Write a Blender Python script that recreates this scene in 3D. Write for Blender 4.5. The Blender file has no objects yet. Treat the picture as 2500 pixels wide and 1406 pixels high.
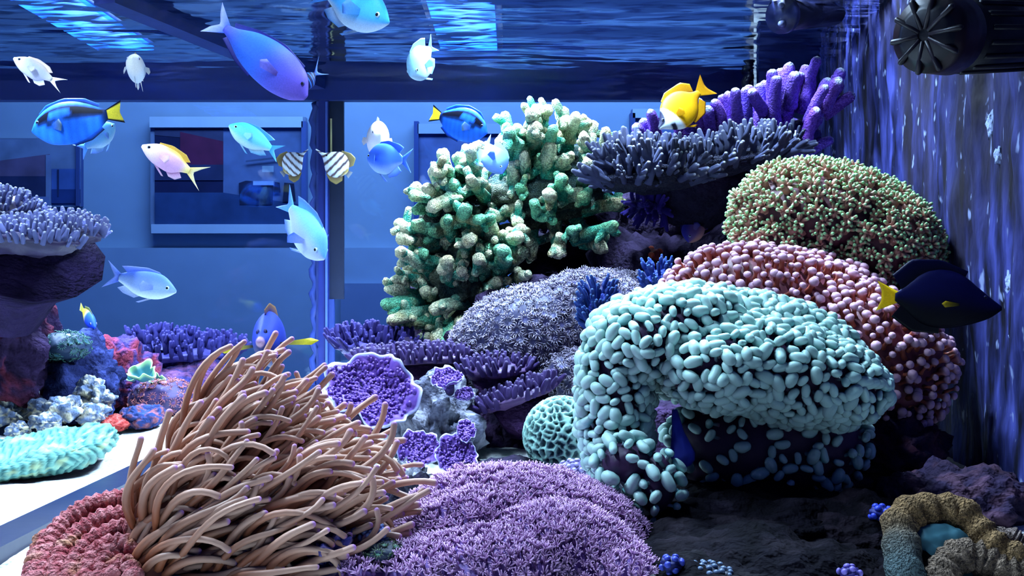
import bpy, bmesh, math, random
import numpy as np
from mathutils import Matrix, Vector

sc = bpy.context.scene
COL = sc.collection
# ------------------------------------------------------------------ camera, world, lamps, exposure
F = 2400.0            # focal length in pixels of the 2500 x 1406 frame
H = 0.16              # camera height above the sand
cam_d = bpy.data.cameras.new('camera'); cam = bpy.data.objects.new('camera', cam_d); COL.objects.link(cam)
cam_d.sensor_width = 36.0; cam_d.lens = 36.0 * F / 2500.0; cam_d.clip_start = 0.01
cam.location = (0, 0, H); cam.rotation_euler = (math.pi / 2, 0, 0)
sc.camera = cam
w = bpy.data.worlds.new('world'); sc.world = w; w.use_nodes = True
w.node_tree.nodes['Background'].inputs[0].default_value = (0.030, 0.080, 0.46, 1)
w.node_tree.nodes['Background'].inputs[1].default_value = 0.24
vs = sc.view_settings
vs.view_transform = 'Standard'; vs.look = 'None'; vs.gamma = 1.0; vs.use_curve_mapping = False; vs.exposure = 0.15

LAMP_COL = (0.64, 0.80, 1.0)
# x, y, length along y, watts, lens width, height above the water   (two visible LED bars, then four added out of view for light)
LAMPS = [(-0.585, 1.31, 0.36, 42.0, 0.085, 0.02), (-0.065, 1.31, 0.36, 58.0, 0.085, 0.02),
         (-0.585, 0.72, 0.30, 42.0, 0.085, 0.20), (-0.100, 0.74, 0.30, 13.0, 0.085, 0.20), (0.110, 0.99, 0.20, 36.0, 0.085, 0.20), (0.240, 1.16, 0.16, 14.0, 0.085, 0.20)]
def area(name, loc, sx, sy, watts, col, rot=(0, 0, 0), spread=180):
    l = bpy.data.lights.new(name, 'AREA'); l.shape = 'RECTANGLE'; l.size = sx; l.size_y = sy
    l.energy = watts; l.color = col; l.spread = math.radians(spread)
    o = bpy.data.objects.new(name, l); o.location = loc; o.rotation_euler = rot; COL.objects.link(o); return o
WATER = 0.492
for (x, y, ln, wt, wd, lz) in LAMPS:
    area('led_light', (x, y, WATER + lz), wd * 0.3, ln * 0.95, wt, LAMP_COL, spread=125)
area('room_light', (-0.1, 1.98, 1.35), 1.8, 0.3, 50.0, (0.80, 0.92, 1.0), rot=(math.radians(18), 0, 0))

cy = sc.cycles; cy.max_bounces = 4; cy.diffuse_bounces = 1; cy.glossy_bounces = 2; cy.transmission_bounces = 2; cy.transparent_max_bounces = 8; cy.caustics_reflective = False; cy.caustics_refractive = False; cy.use_adaptive_sampling = True; cy.adaptive_threshold = 0.08; cy.volume_bounces = 0
# ------------------------------------------------------------------ helpers
def P(px, py, d): return np.array([(px - 1250.0) / F * d, d, H + (703.0 - py) / F * d])
def lin(c):
    c = np.asarray(c, float) / 255.0
    return np.where(c <= 0.04045, c / 12.92, ((c + 0.055) / 1.055) ** 2.4)
def rgb(*c): return lin(c)
def nrm(v): v = np.asarray(v, float); return v / (np.linalg.norm(v, axis=-1, keepdims=True) + 1e-12)

def _h(ix, iy, iz, seed):
    n = (ix.astype(np.uint32) * np.uint32(374761393) + iy.astype(np.uint32) * np.uint32(668265263) +
         iz.astype(np.uint32) * np.uint32(2246822519) + np.uint32((seed * 3266489917) & 0xffffffff))
    n = (n ^ (n >> np.uint32(13))) * np.uint32(1274126177)
    n = n ^ (n >> np.uint32(16))
    return n.astype(np.float64) / 4294967295.0
def vnoise(p, seed=0):
    p = np.asarray(p, float); i = np.floor(p); f = p - i; u = f * f * (3 - 2 * f); i = i.astype(np.int64)
    r = 0
    for dx in (0, 1):
        for dy in (0, 1):
            for dz in (0, 1):
                wgt = (u[:, 0] if dx else 1 - u[:, 0]) * (u[:, 1] if dy else 1 - u[:, 1]) * (u[:, 2] if dz else 1 - u[:, 2])
                r = r + wgt * _h(i[:, 0] + dx, i[:, 1] + dy, i[:, 2] + dz, seed)
    return r * 2 - 1
def fbm(p, seed=0, o=4):
    a, r = 1.0, 0
    for k in range(o):
        r = r + a * vnoise(p * (2 ** k), seed + k); a *= 0.5
    return r

_ico = {}
def ico(n):
    if n not in _ico:
        bm = bmesh.new(); bmesh.ops.create_icosphere(bm, subdivisions=n, radius=1.0)
        _ico[n] = (np.array([v.co[:] for v in bm.verts]), [[v.index for v in f.verts] for f in bm.faces]); bm.free()
    v, f = _ico[n]; return v.copy(), f

class MB:
    def __init__(s): s.v = []; s.f = []; s.c = []; s.n = 0
    def add(s, v, f, c):
        v = np.asarray(v, float); c = np.asarray(c, float)
        if c.ndim == 1: c = np.tile(c, (len(v), 1))
        s.v.append(v); s.c.append(c); k = s.n
        s.f.extend([[i + k for i in q] for q in f]); s.n += len(v); return s
    def box(s, lo, hi, c):
        lo = np.asarray(lo); hi = np.asarray(hi)
        v = np.array([[(lo, hi)[a][0], (lo, hi)[b][1], (lo, hi)[g][2]] for a in (0, 1) for b in (0, 1) for g in (0, 1)])
        return s.add(v, [[0, 1, 3, 2], [4, 6, 7, 5], [0, 4, 5, 1], [2, 3, 7, 6], [0, 2, 6, 4], [1, 5, 7, 3]], c)
    def mesh(s, name, mat, smooth=True, off=None):
        V = np.vstack(s.v); C = np.vstack(s.c)
        if off is not None: V = V - off
        me = bpy.data.meshes.new(name); me.from_pydata(V.tolist(), [], s.f)
        a = me.color_attributes.new('Col', 'FLOAT_COLOR', 'POINT')
        a.data.foreach_set('color', np.hstack([C, np.ones((len(C), 1))]).astype(np.float32).ravel())
        if smooth: me.polygons.foreach_set('use_smooth', np.ones(len(me.polygons), bool))
        me.materials.append(mat); me.update(); return me

def link(name, me, parent=None, loc=None):
    o = bpy.data.objects.new(name, me); COL.objects.link(o)
    if parent is not None: o.parent = parent
    if loc is not None: o.location = loc
    return o
def tag(o, label, cat, group=None):
    o['label'] = label; o['category'] = cat
    if group: o['group'] = group
    return o
class Thing:
    def __init__(s, name, label, cat, base, group=None):
        s.b = np.asarray(base, float); s.o = bpy.data.objects.new(name, None); COL.objects.link(s.o)
        s.o.empty_display_size = 0.01; s.o.location = s.b; tag(s.o, label, cat, group)
    def part(s, name, mb, mat, parent=None, label=None, stuff=False, smooth=True):
        o = link(name, mb.mesh(name, mat, smooth, s.b), parent or s.o)
        if label: o['label'] = label
        if stuff: o['kind'] = 'stuff'
        return o
def struct(name, mb, mat, smooth=False):
    o = link(name, mb.mesh(name, mat, smooth)); o['kind'] = 'structure'; return o

def tube(path, rad, sides=8, round_tip=True, round_base=False):
    path = np.asarray(path, float); rad = np.asarray(rad, float) * np.ones(len(path))
    if round_tip:
        t = nrm(path[-1] - path[-2]); r = rad[-1]; e, er = [], []
        for a in (35, 65, 86): e.append(path[-1] + t * r * math.sin(math.radians(a))); er.append(r * math.cos(math.radians(a)))
        path = np.vstack([path, e]); rad = np.concatenate([rad, er])
    if round_base:
        t = nrm(path[0] - path[1]); r = rad[0]; e, er = [], []
        for a in (86, 65, 35): e.append(path[0] + t * r * math.sin(math.radians(a))); er.append(r * math.cos(math.radians(a)))
        path = np.vstack([e, path]); rad = np.concatenate([er, rad])
    n = len(path); T = np.gradient(path, axis=0); T = nrm(T)
    a = np.array([0, 0, 1.0]) if abs(T[0][2]) < 0.9 else np.array([1.0, 0, 0])
    u = nrm(np.cross(T[0], a)); ang = np.linspace(0, 2 * math.pi, sides, endpoint=False); V = []
    for i in range(n):
        u = nrm(u - T[i] * np.dot(u, T[i])); w_ = np.cross(T[i], u)
        V.append(path[i] + rad[i] * (np.cos(ang)[:, None] * u + np.sin(ang)[:, None] * w_))
    V = np.vstack(V); Fc = []
    for i in range(n - 1):
        for j in range(sides):
            k = (j + 1) % sides; Fc.append([i * sides + j, i * sides + k, (i + 1) * sides + k, (i + 1) * sides + j])
    Fc.append(list(range(sides))[::-1]); Fc.append([(n - 1) * sides + j for j in range(sides)])
    tt = np.repeat(np.linspace(0, 1, n), sides)
    return V, Fc, tt
def mixc(a, b, t): t = np.asarray(t)[:, None]; return np.asarray(a) * (1 - t) + np.asarray(b) * t
def smooth01(x, a, b): t = np.clip((x - a) / (b - a), 0, 1); return t * t * (3 - 2 * t)

# ------------------------------------------------------------------ materials
def new_mat(name):
    m = bpy.data.materials.new(name); m.use_nodes = True; nt = m.node_tree
    return m, nt, nt.nodes['Principled BSDF']
def N(nt, t, **k):
    n = nt.nodes.new(t)
    for a, b in k.items(): setattr(n, a, b)
    return n
def vmat(name, rough=0.5, bump=0.3, scale=300.0, var=0.2, spec=0.3, metallic=0.0, vscale=None, sheen=0.0, transl=0.0, dist=0.002):
    m, nt, b = new_mat(name); L = nt.links.new
    at = N(nt, 'ShaderNodeAttribute', attribute_name='Col'); tc = N(nt, 'ShaderNodeTexCoord')
    no = N(nt, 'ShaderNodeTexNoise'); no.inputs['Scale'].default_value = vscale or scale * 0.35; no.inputs['Detail'].default_value = 3
    mr = N(nt, 'ShaderNodeMapRange'); mr.inputs[1].default_value = 0.3; mr.inputs[2].default_value = 0.7
    mr.inputs[3].default_value = 1 - var; mr.inputs[4].default_value = 1 + var
    mx = N(nt, 'ShaderNodeVectorMath', operation='SCALE')
    L(tc.outputs['Object'], no.inputs['Vector']); L(no.outputs['Fac'], mr.inputs[0]); L(at.outputs['Color'], mx.inputs[0]); L(mr.outputs[0], mx.inputs['Scale'])
    L(mx.outputs[0], b.inputs['Base Color'])
    b.inputs['Roughness'].default_value = rough; b.inputs['Specular IOR Level'].default_value = spec; b.inputs['Metallic'].default_value = metallic
    if bump:
        n2 = N(nt, 'ShaderNodeTexNoise'); n2.inputs['Scale'].default_value = scale; n2.inputs['Detail'].default_value = 2
        bp = N(nt, 'ShaderNodeBump'); bp.inputs['Strength'].default_value = bump; bp.inputs['Distance'].default_value = dist
        L(tc.outputs['Object'], n2.inputs['Vector']); L(n2.outputs['Fac'], bp.inputs['Height']); L(bp.outputs[0], b.inputs['Normal'])
    if transl:
        tr = N(nt, 'ShaderNodeBsdfTranslucent'); mxs = N(nt, 'ShaderNodeMixShader'); mxs.inputs[0].default_value = transl
        L(mx.outputs[0], tr.inputs[0]); L(b.outputs[0], mxs.inputs[1]); L(tr.outputs[0], mxs.inputs[2]); L(mxs.outputs[0], nt.nodes['Material Output'].inputs[0])
    return m
M = {}
M['rock'] = vmat('rock', 0.9, 0.9, 160, 0.45, 0.05, vscale=45, dist=0.006)
M['flesh'] = vmat('coral_flesh', 0.55, 0.3, 120, 0.2, 0.3)
M['tip'] = vmat('polyp_tip', 0.38, 0.0, 120, 0.08, 0.4, transl=0.12)
M['tentacle'] = vmat('anemone_tentacle', 0.45, 0.0, 100, 0.12, 0.35, transl=0.22)
M['rough_coral'] = vmat('rough_coral', 0.75, 1.0, 620, 0.45, 0.15, vscale=420, dist=0.008)
M['stick'] = vmat('stick_coral', 0.65, 0.9, 520, 0.25, 0.2, vscale=400, dist=0.004)
M['fish'] = vmat('fish_skin', 0.5, 0.10, 260, 0.10, 0.12)
M['fin'] = vmat('fish_fin', 0.4, 0.0, 200, 0.1, 0.4, transl=0.45)
M['plain'] = vmat('plain', 0.55, 0.0, 50, 0.04, 0.3)
M['frame'] = vmat('silicone_frame', 0.35, 0.1, 60, 0.12, 0.4)
M['plastic'] = vmat('dark_plastic', 0.4, 0.35, 90, 0.4, 0.4, vscale=50)
M['print'] = vmat('printed_paper', 0.5, 0.0, 50, 0.25, 0.3, vscale=18)

def mat_sand():
    m, nt, b = new_mat('sand'); L = nt.links.new; tc = N(nt, 'ShaderNodeTexCoord')
    n = N(nt, 'ShaderNodeTexNoise'); n.inputs['Scale'].default_value = 260; n.inputs['Detail'].default_value = 4
    r = N(nt, 'ShaderNodeValToRGB'); e = r.color_ramp.elements
    e[0].position = 0.33; e[0].color = (0.42, 0.44, 0.45, 1); e[1].position = 0.46; e[1].color = (0.80, 0.80, 0.77, 1)
    bp = N(nt, 'ShaderNodeBump'); bp.inputs['Strength'].default_value = 0.5; bp.inputs['Distance'].default_value = 0.002
    L(tc.outputs['Object'], n.inputs['Vector']); L(n.outputs['Fac'], r.inputs[0]); L(r.outputs[0], b.inputs['Base Color'])
    L(n.outputs['Fac'], bp.inputs['Height']); L(bp.outputs[0], b.inputs['Normal']); b.inputs['Roughness'].default_value = 0.9
    return m
def mat_water():
    m, nt, b = new_mat('water_surface'); L = nt.links.new; nt.nodes.remove(b); tc = N(nt, 'ShaderNodeTexCoord')
    mp = N(nt, 'ShaderNodeMapping'); mp.inputs['Scale'].default_value = (22, 74, 1)
    n = N(nt, 'ShaderNodeTexNoise'); n.inputs['Scale'].default_value = 1.0; n.inputs['Detail'].default_value = 1.5; n.inputs['Distortion'].default_value = 0.6
    mr = N(nt, 'ShaderNodeMapRange'); mr.inputs[1].default_value = 0.36; mr.inputs[2].default_value = 0.54; mr.inputs[3].default_value = 0.38; mr.inputs[4].default_value = 1.0
    g = N(nt, 'ShaderNodeBsdfGlossy'); g.inputs['Color'].default_value = (0.80, 0.90, 1.0, 1); g.inputs['Roughness'].default_value = 0.06
    t = N(nt, 'ShaderNodeBsdfTransparent'); t.inputs[0].default_value = (0.80, 0.92, 1.0, 1); mx = N(nt, 'ShaderNodeMixShader')
    L(tc.outputs['Object'], mp.inputs[0]); L(mp.outputs[0], n.inputs['Vector']); L(n.outputs['Fac'], mr.inputs[0]); L(mr.outputs[0], mx.inputs[0])
    L(t.outputs[0], mx.inputs[1]); L(g.outputs[0], mx.inputs[2]); L(mx.outputs[0], nt.nodes['Material Output'].inputs[0]); return m
def mat_glass():
    m, nt, b = new_mat('tank_glass'); L = nt.links.new; nt.nodes.remove(b)
    t = N(nt, 'ShaderNodeBsdfTransparent'); t.inputs[0].default_value = (0.44, 0.64, 0.97, 1)  # blue tint stands in for the haze of the water
    g = N(nt, 'ShaderNodeBsdfGlossy'); g.inputs['Roughness'].default_value = 0.03; g.inputs['Color'].default_value = (0.7, 0.85, 1, 1)
    mx = N(nt, 'ShaderNodeMixShader'); mx.inputs[0].default_value = 0.03
    L(t.outputs[0], mx.inputs[1]); L(g.outputs[0], mx.inputs[2]); L(mx.outputs[0], nt.nodes['Material Output'].inputs[0]); return m
def mat_wall():
    m, nt, b = new_mat('streaked_wall'); L = nt.links.new; tc = N(nt, 'ShaderNodeTexCoord')
    def noise(scale, sc3, detail=4):
        mp = N(nt, 'ShaderNodeMapping'); mp.inputs['Scale'].default_value = sc3; n = N(nt, 'ShaderNodeTexNoise')
        n.inputs['Scale'].default_value = scale; n.inputs['Detail'].default_value = detail; n.inputs['Roughness'].default_value = 0.5; L(tc.outputs['Object'], mp.inputs[0]); L(mp.outputs[0], n.inputs['Vector']); return n
    a = noise(58, (1, 1, 0.20), 5); r = N(nt, 'ShaderNodeValToRGB'); e = r.color_ramp.elements
    e[0].position = 0.36; e[0].color = (0.005, 0.005, 0.014, 1); e[1].position = 0.66; e[1].color = (0.065, 0.075, 0.32, 1)
    k = e.new(0.49); k.color = (0.022, 0.026, 0.12, 1)
    s = noise(85, (1, 1, 0.5), 2); rs = N(nt, 'ShaderNodeValToRGB'); q = rs.color_ramp.elements
    q[0].position = 0.64; q[0].color = (0, 0, 0, 1); q[1].position = 0.70; q[1].color = (1, 1, 1, 1)
    br = noise(11, (1, 1, 0.3), 2); rb = N(nt, 'ShaderNodeValToRGB'); q = rb.color_ramp.elements
    q[0].position = 0.48; q[0].color = (0, 0, 0, 1); q[1].position = 0.62; q[1].color = (0.75, 0.75, 0.75, 1)
    L(a.outputs['Fac'], r.inputs[0]); L(s.outputs['Fac'], rs.inputs[0]); L(br.outputs['Fac'], rb.inputs[0])
    m1 = N(nt, 'ShaderNodeMixRGB'); m1.inputs[2].default_value = (0.020, 0.016, 0.022, 1); L(rb.outputs[0], m1.inputs[0]); L(r.outputs[0], m1.inputs[1])
    m2 = N(nt, 'ShaderNodeMixRGB'); m2.inputs[2].default_value = (0.24, 0.29, 0.50, 1); L(rs.outputs[0], m2.inputs[0]); L(m1.outputs[0], m2.inputs[1])
    L(m2.outputs[0], b.inputs['Base Color']); b.inputs['Roughness'].default_value = 0.7; b.inputs['Specular IOR Level'].default_value = 0.12
    bp = N(nt, 'ShaderNodeBump'); bp.inputs['Strength'].default_value = 0.6; bp.inputs['Distance'].default_value = 0.004; L(s.outputs['Fac'], bp.inputs['Height']); L(bp.outputs[0], b.inputs['Normal'])
    return m
def mat_emit(name, col, st):
    m, nt, b = new_mat(name); b.inputs['Base Color'].default_value = (*col, 1); b.inputs['Emission Color'].default_value = (*col, 1); b.inputs['Emission Strength'].default_value = st; return m
M['sand'] = mat_sand(); M['water'] = mat_water(); M['glass'] = mat_glass(); M['wall'] = mat_wall(); M['lens'] = mat_emit('led_lens', (0.01, 0.12, 1.0), 9.0); M['lens'].cycles.emission_sampling = 'NONE'

# ------------------------------------------------------------------ the setting
def grid(fn, nu, nv):
    u, v = np.meshgrid(np.linspace(0, 1, nu), np.linspace(0, 1, nv), indexing='ij'); V = fn(u.ravel(), v.ravel())
    f = [[i * nv + j, (i + 1) * nv + j, (i + 1) * nv + j + 1, i * nv + j + 1] for i in range(nu - 1) for j in range(nv - 1)]
    return V, f
BACK = 1.60
def sandf(u, v):
    x = -1.45 + u * 1.98; y = 0.30 + v * (BACK - 0.305); p = np.stack([x, y, 0 * x], 1)
    p[:, 2] = 0.004 * fbm(p * 9, 3, 3) + 0.0012 * fbm(p * 60, 8, 2) - 0.003; return p
struct('floor', MB().add(*grid(sandf, 260, 170), (1, 1, 1)), M['sand'], True)
def waterf(u, v):
    x = -1.45 + u * 2.1; y = 0.30 + v * (BACK - 0.30); p = np.stack([x, y, 0 * x], 1)
    p[:, 2] = WATER + 0.0020 * fbm(p * np.array([6, 16, 1]), 5, 2) + 0.00022 * fbm(p * np.array([26, 80, 1]), 9, 2); return p
V, f = grid(waterf, 300, 420)
struct('water_surface', MB().add(V, [q[::-1] for q in f], (1, 1, 1)), M['water'], True)
# right side wall of the tank, slightly angled, with relief
def wallx(y): return 0.298 + 0.12 * y
def wallf(u, v):
    y = 0.25 + u * (1.55 - 0.25); z = -0.02 + v * 0.60; p = np.stack([wallx(y), y, z], 1)
    d = 0.006 * fbm(p * np.array([20, 20, 4]), 2, 4) + 0.002 * fbm(p * np.array([90, 90, 30]), 6, 2)
    p[:, 0] -= d; return p
struct('wall_right', MB().add(*grid(wallf, 220, 120), (1, 1, 1)), M['wall'], True)
# corner panel beside the overflow
mb = MB(); mb.box((P(1832, 0, BACK)[0], 1.545, -0.02), (wallx(1.56) + 0.02, 1.56, 0.58), rgb(52, 62, 112)); struct('wall_corner', mb, M['frame'])
# glass
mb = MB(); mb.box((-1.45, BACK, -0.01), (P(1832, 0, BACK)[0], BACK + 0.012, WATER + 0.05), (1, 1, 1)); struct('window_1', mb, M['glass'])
# room wall behind the glass
RW = 2.50
mb = MB(); mb.box((-2.2, RW, -0.6), (1.4, RW + 0.05, 1.6), rgb(150, 165, 178)); struct('wall_back', mb, M['plain'])
mb = MB(); mb.box((-2.2, RW - 0.03, -0.6), (1.4, RW, P(0, 606, RW)[2]), rgb(150, 165, 182)); struct('trim_1', mb, M['plain'])
mb = MB(); mb.box((P(840, 0, RW)[0], RW - 0.05, -0.6), (1.4, RW - 0.03, P(0, 692, RW)[2]), rgb(120, 132, 160)); struct('trim_2', mb, M['plain'])

# tank frame: rim, corner post, floor rail, surface bar (black silicone and plastic)
HAZE_NAVY = rgb(22, 34, 92)  # dark frame colour lifted to blue, painting in the water haze
t = Thing('tank_rim', 'dark plastic rim along the top of the back glass, extended unseen to block light', 'tank rim', (-0.3, BACK, WATER - 0.03))
mb = MB(); mb.box((-1.45, BACK - 0.022, WATER - 0.030), (P(1832, 0, BACK)[0], BACK - 0.002, WATER + 0.26), HAZE_NAVY); t.part('rail', mb, M['frame'], smooth=False)  # panel carried up unseen above the water to block the bright room wall
t = Thing('corner_post', 'dark upright corner post with pale glass edges between the two back panes', 'post', P(795, 940, BACK - 0.02))
def vstrip(x0, x1, y0, y1, d, th, c):
    a = P(x0, y1, d); b = P(x1, y0, d); mb = MB(); mb.box((a[0], d - th, max(a[2], -0.004)), (b[0], d, b[2]), c); return mb
D0 = BACK - 0.004
t.part('post_core', vstrip(782, 806, 230, 960, D0, 0.016, rgb(22, 34, 100)), M['frame'], smooth=False)
t.part('backing_strip', vstrip(806, 841, 235, 730, D0, 0.006, rgb(22, 30, 52)), M['frame'], smooth=False)
t.part('glass_edge', vstrip(806, 818, 730, 960, D0, 0.010, rgb(38, 56, 120)), M['frame'], smooth=False)
t.part('glass_edge', vstrip(775, 783, 250, 960, D0, 0.010, rgb(44, 62, 128)), M['frame'], smooth=False)
t.part('glass_edge', vstrip(796, 801, 250, 960, D0 - 0.013, 0.006, rgb(60, 84, 160)), M['frame'], smooth=False)
t.part('glass_edge', vstrip(807, 811, 290, 380, D0 - 0.006, 0.003, rgb(225, 215, 150)), M['frame'], label='yellowish glass edge', smooth=False)
rng = np.random.default_rng(11)
pth = [P(768 + 4 * math.sin(k * 1.7) + rng.normal(0, 1.5), 250 + k * 14.6, D0 - 0.004) for k in range(49)]
V, f, tt = tube(pth, 0.0065 + rng.normal(0, 0.0008, 49), 8); t.part('silicone_bead', MB().add(V, f, rgb(40, 58, 125)), M['frame'])
t = Thing('floor_rail', 'dark blue straight strip lying across the white sand', 'rail', (-0.318, 1.0, 0))
mb = MB(); mb.box((-0.334, 0.32, -0.006), (-0.306, 1.575, 0.005), rgb(16, 24, 58)); t.part('strip', mb, M['frame'], smooth=False)
t = Thing('surface_band', 'dark diagonal bar under the rippled water surface', 'band', (-0.4, 1.35, WATER - 0.012))  # plain dark bar running diagonally along the water surface
a = P(255, -30, 1.10); b = P(775, 240, 1.575); a[2] = b[2] = WATER - 0.014
dr = nrm(b - a); sd = np.cross(dr, (0, 0, 1)) * 0.014; up = np.array([0, 0, 0.016])
v = [a - sd, a + sd, b + sd, b - sd, a - sd + up, a + sd + up, b + sd + up, b - sd + up]
t.part('bar', MB().add(v, [[0, 1, 2, 3], [4, 7, 6, 5], [0, 4, 5, 1], [1, 5, 6, 2], [2, 6, 7, 3], [3, 7, 4, 0]], HAZE_NAVY), M['frame'], smooth=False)

# lamps over the water
lamp_labels = ['bright blue lamp bar glowing through the ripples at the upper left corner', 'bright blue lamp bar glowing through the ripples above the right blue tang',
               'added unseen lamp bar over the white sand beside the rail', 'added unseen lamp bar over the tan anemone, above the frame', 'added unseen lamp bar over the cyan hammer coral, above the frame', 'added unseen lamp bar over the purple finger coral, above the frame']
for (x, y, ln, wt, wd, lz), lb in zip(LAMPS, lamp_labels):
    lz -= 0.02
    t = Thing('led_lamp', lb, 'lamp', (x, y, WATER + lz + 0.03), 'lamp bars over the tank')
    mb = MB(); mb.box((x - wd * .6, y - ln * .52, WATER + lz + 0.034), (x + wd * .6, y + ln * .52, WATER + lz + 0.065), rgb(30, 30, 36)); t.part('housing', mb, M['plastic'], smooth=False)
    mb = MB(); mb.box((x - wd * .5, y - ln * .5, WATER + lz + 0.028), (x + wd * .5, y + ln * .5, WATER + lz + 0.034), rgb(30, 60, 255)); t.part('lens', mb, M['lens'], smooth=False)

# pictures on the room wall
def poly(pts, d, th, c):
    a = np.array([P(x, y, d) for x, y in pts]); b = a.copy(); a[:, 1] = d - th; b[:, 1] = d; n = len(pts)
    return MB().add(np.vstack([a, b]), [list(range(n)), list(range(n, 2 * n))[::-1]] + [[i, n + i, n + (i + 1) % n, (i + 1) % n] for i in range(n)], c)
def rect(x0, y0, x1, y1): return [(x0, y1), (x1, y1), (x1, y0), (x0, y0)]
def picture(label, base, shapes, frame, backing):
    t = Thing('framed_picture', label, 'picture', P(base[0], base[1], RW), 'pictures on the room wall')
    t.part('backing', poly(rect(*backing[0]), RW - 0.001, 0.019, backing[1]), M['plain'], smooth=False)
    for k, (pts, c, *nm) in enumerate(shapes): t.part(nm[0] if nm else 'print_area', poly(pts, RW - 0.020 - 0.0006 * k, 0.0006, c), M['print'], smooth=False)
    for r, c in frame: t.part('frame_bar', poly(rect(*r), RW - 0.001, 0.026, c), M['plain'], smooth=False)
picture('large framed print of a meeting room with dark chairs and red block', (560, 570),
        [(rect(378, 314, 742, 549), rgb(95, 108, 140)), (rect(378, 314, 545, 549), rgb(28, 30, 62)), ([(378, 330), (545, 345), (545, 318), (378, 318)], rgb(60, 60, 85)),
         ([(440, 402), (545, 402), (545, 345), (440, 322)], rgb(92, 30, 58)), (rect(378, 402, 545, 440), rgb(44, 48, 78)), ([(378, 549), (742, 549), (742, 500), (640, 485), (545, 470), (378, 470)], rgb(45, 66, 104)),  # last, bluish lower area paints the ghost reflection of the reef
         ([(585, 500), (665, 500), (668, 446), (600, 441), (583, 447)], rgb(30, 34, 58), 'chair_shape'), ([(625, 500), (662, 500), (655, 458), (630, 455)], rgb(18, 22, 44), 'chair_shape'),
         ([(668, 470), (685, 470), (683, 446), (671, 444)], rgb(28, 32, 56), 'chair_shape'), ([(690, 492), (722, 492), (718, 448), (694, 446)], rgb(28, 32, 56), 'chair_shape'), (rect(618, 442, 668, 452), rgb(150, 165, 185), 'table_shape'),
         ([(600, 392), (700, 380), (742, 372), (742, 376), (700, 385), (600, 396)], rgb(70, 82, 110)), (rect(640, 405, 668, 420), rgb(150, 165, 175), 'lamp_shape')],
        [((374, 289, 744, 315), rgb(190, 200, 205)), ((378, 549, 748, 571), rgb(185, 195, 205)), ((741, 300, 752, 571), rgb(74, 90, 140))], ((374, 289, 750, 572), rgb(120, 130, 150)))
picture('framed print of an office interior above the pale lavender table coral', (90, 500),
        [(rect(-60, 340, 198, 505), rgb(120, 130, 150)), ([(-60, 432), (122, 432), (122, 376), (-60, 400)], rgb(110, 88, 110)), (rect(-60, 430, 112, 482), rgb(48, 52, 82)), (rect(112, 378, 126, 505), rgb(120, 130, 155)),
         (rect(126, 412, 197, 496), rgb(74, 98, 150)), (rect(126, 462, 197, 496), rgb(40, 58, 105)), (rect(140, 414, 144, 480), rgb(40, 46, 75)), (rect(-60, 480, 120, 505), rgb(110, 118, 150))],
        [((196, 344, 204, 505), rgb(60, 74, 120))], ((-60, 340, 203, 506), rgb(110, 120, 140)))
picture('framed grey print partly hidden behind the green branching coral', (1150, 600),
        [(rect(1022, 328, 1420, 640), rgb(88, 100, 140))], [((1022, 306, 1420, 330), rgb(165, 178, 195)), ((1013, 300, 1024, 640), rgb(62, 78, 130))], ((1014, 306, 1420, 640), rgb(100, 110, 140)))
picture('small pale corner of a picture seen above the grey-blue table coral', (1600, 330),
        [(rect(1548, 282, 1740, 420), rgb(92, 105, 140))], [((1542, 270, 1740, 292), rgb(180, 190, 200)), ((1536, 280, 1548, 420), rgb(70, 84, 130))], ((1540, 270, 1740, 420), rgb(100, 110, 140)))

# ------------------------------------------------------------------ coral helpers
CAM = np.array([0, 0, H])
class Lobe:
    def __init__(s, px, py, d, rx, ry, rd, rot=0.0):
        s.c = P(px, py, d); s.r = np.array([rx * d / F, rd, ry * d / F]); a = math.radians(rot)
        s.R = np.array([[math.cos(a), 0, math.sin(a)], [0, 1, 0], [-math.sin(a), 0, math.cos(a)]])   # rot > 0: clockwise in the picture
    def surf(s, q):    # unit sphere points -> surface, normal
        p = (q * s.r) @ s.R.T + s.c; n = nrm((q / s.r) @ s.R.T); return p, n
    def val(s, p): return np.linalg.norm(((p - s.c) @ s.R) / s.r, axis=1)
def lobe_mesh(l, col, amp=0.06, fr=3.0, sub=4, seed=0, col2=None, o=4):
    q, f = ico(sub); p, n = l.surf(q); nz = fbm(q * fr + seed * 7.3, seed, o); rr = l.r.min()
    p = p + n * (amp * rr * nz)[:, None]
    c = np.tile(col, (len(p), 1)) if col2 is None else mixc(col, col2, smooth01(nz, -0.4, 0.8))
    return MB().add(p, f, c)
def scatter(lobes, spacing, seed=0, face=-0.25, inset=0.97, cond=None, zmin=0.0):
    rng = np.random.default_rng(seed); P_, N_ = [], []
    for i, l in enumerate(lobes):
        rr = np.sort(l.r); n = int(4 * math.pi * rr[2] * rr[1] / spacing ** 2 * 7) + 60
        q = nrm(rng.normal(size=(n, 3))); p, nn = l.surf(q)
        k = np.einsum('ij,ij->i', nn, nrm(CAM - p)) > face
        k &= p[:, 2] > zmin
        for j, m_ in enumerate(lobes):
            if j != i: k &= m_.val(p) > inset
        if cond is not None: k &= cond(p, nn)
        P_.append(p[k]); N_.append(nn[k])
    p = np.vstack(P_); nn = np.vstack(N_); o = rng.permutation(len(p)); g = {}; keep = []; s2 = spacing ** 2
    for i in o:
        key = tuple(np.floor(p[i] / spacing).astype(int)); ok = True
        for a in (-1, 0, 1):
            for b in (-1, 0, 1):
                for c in (-1, 0, 1):
                    for j in g.get((key[0] + a, key[1] + b, key[2] + c), ()):
                        dd = p[i] - p[j]
                        if dd @ dd < s2: ok = False
        if ok: g.setdefault(key, []).append(i); keep.append(i)
    return p[keep], nn[keep]
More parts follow.
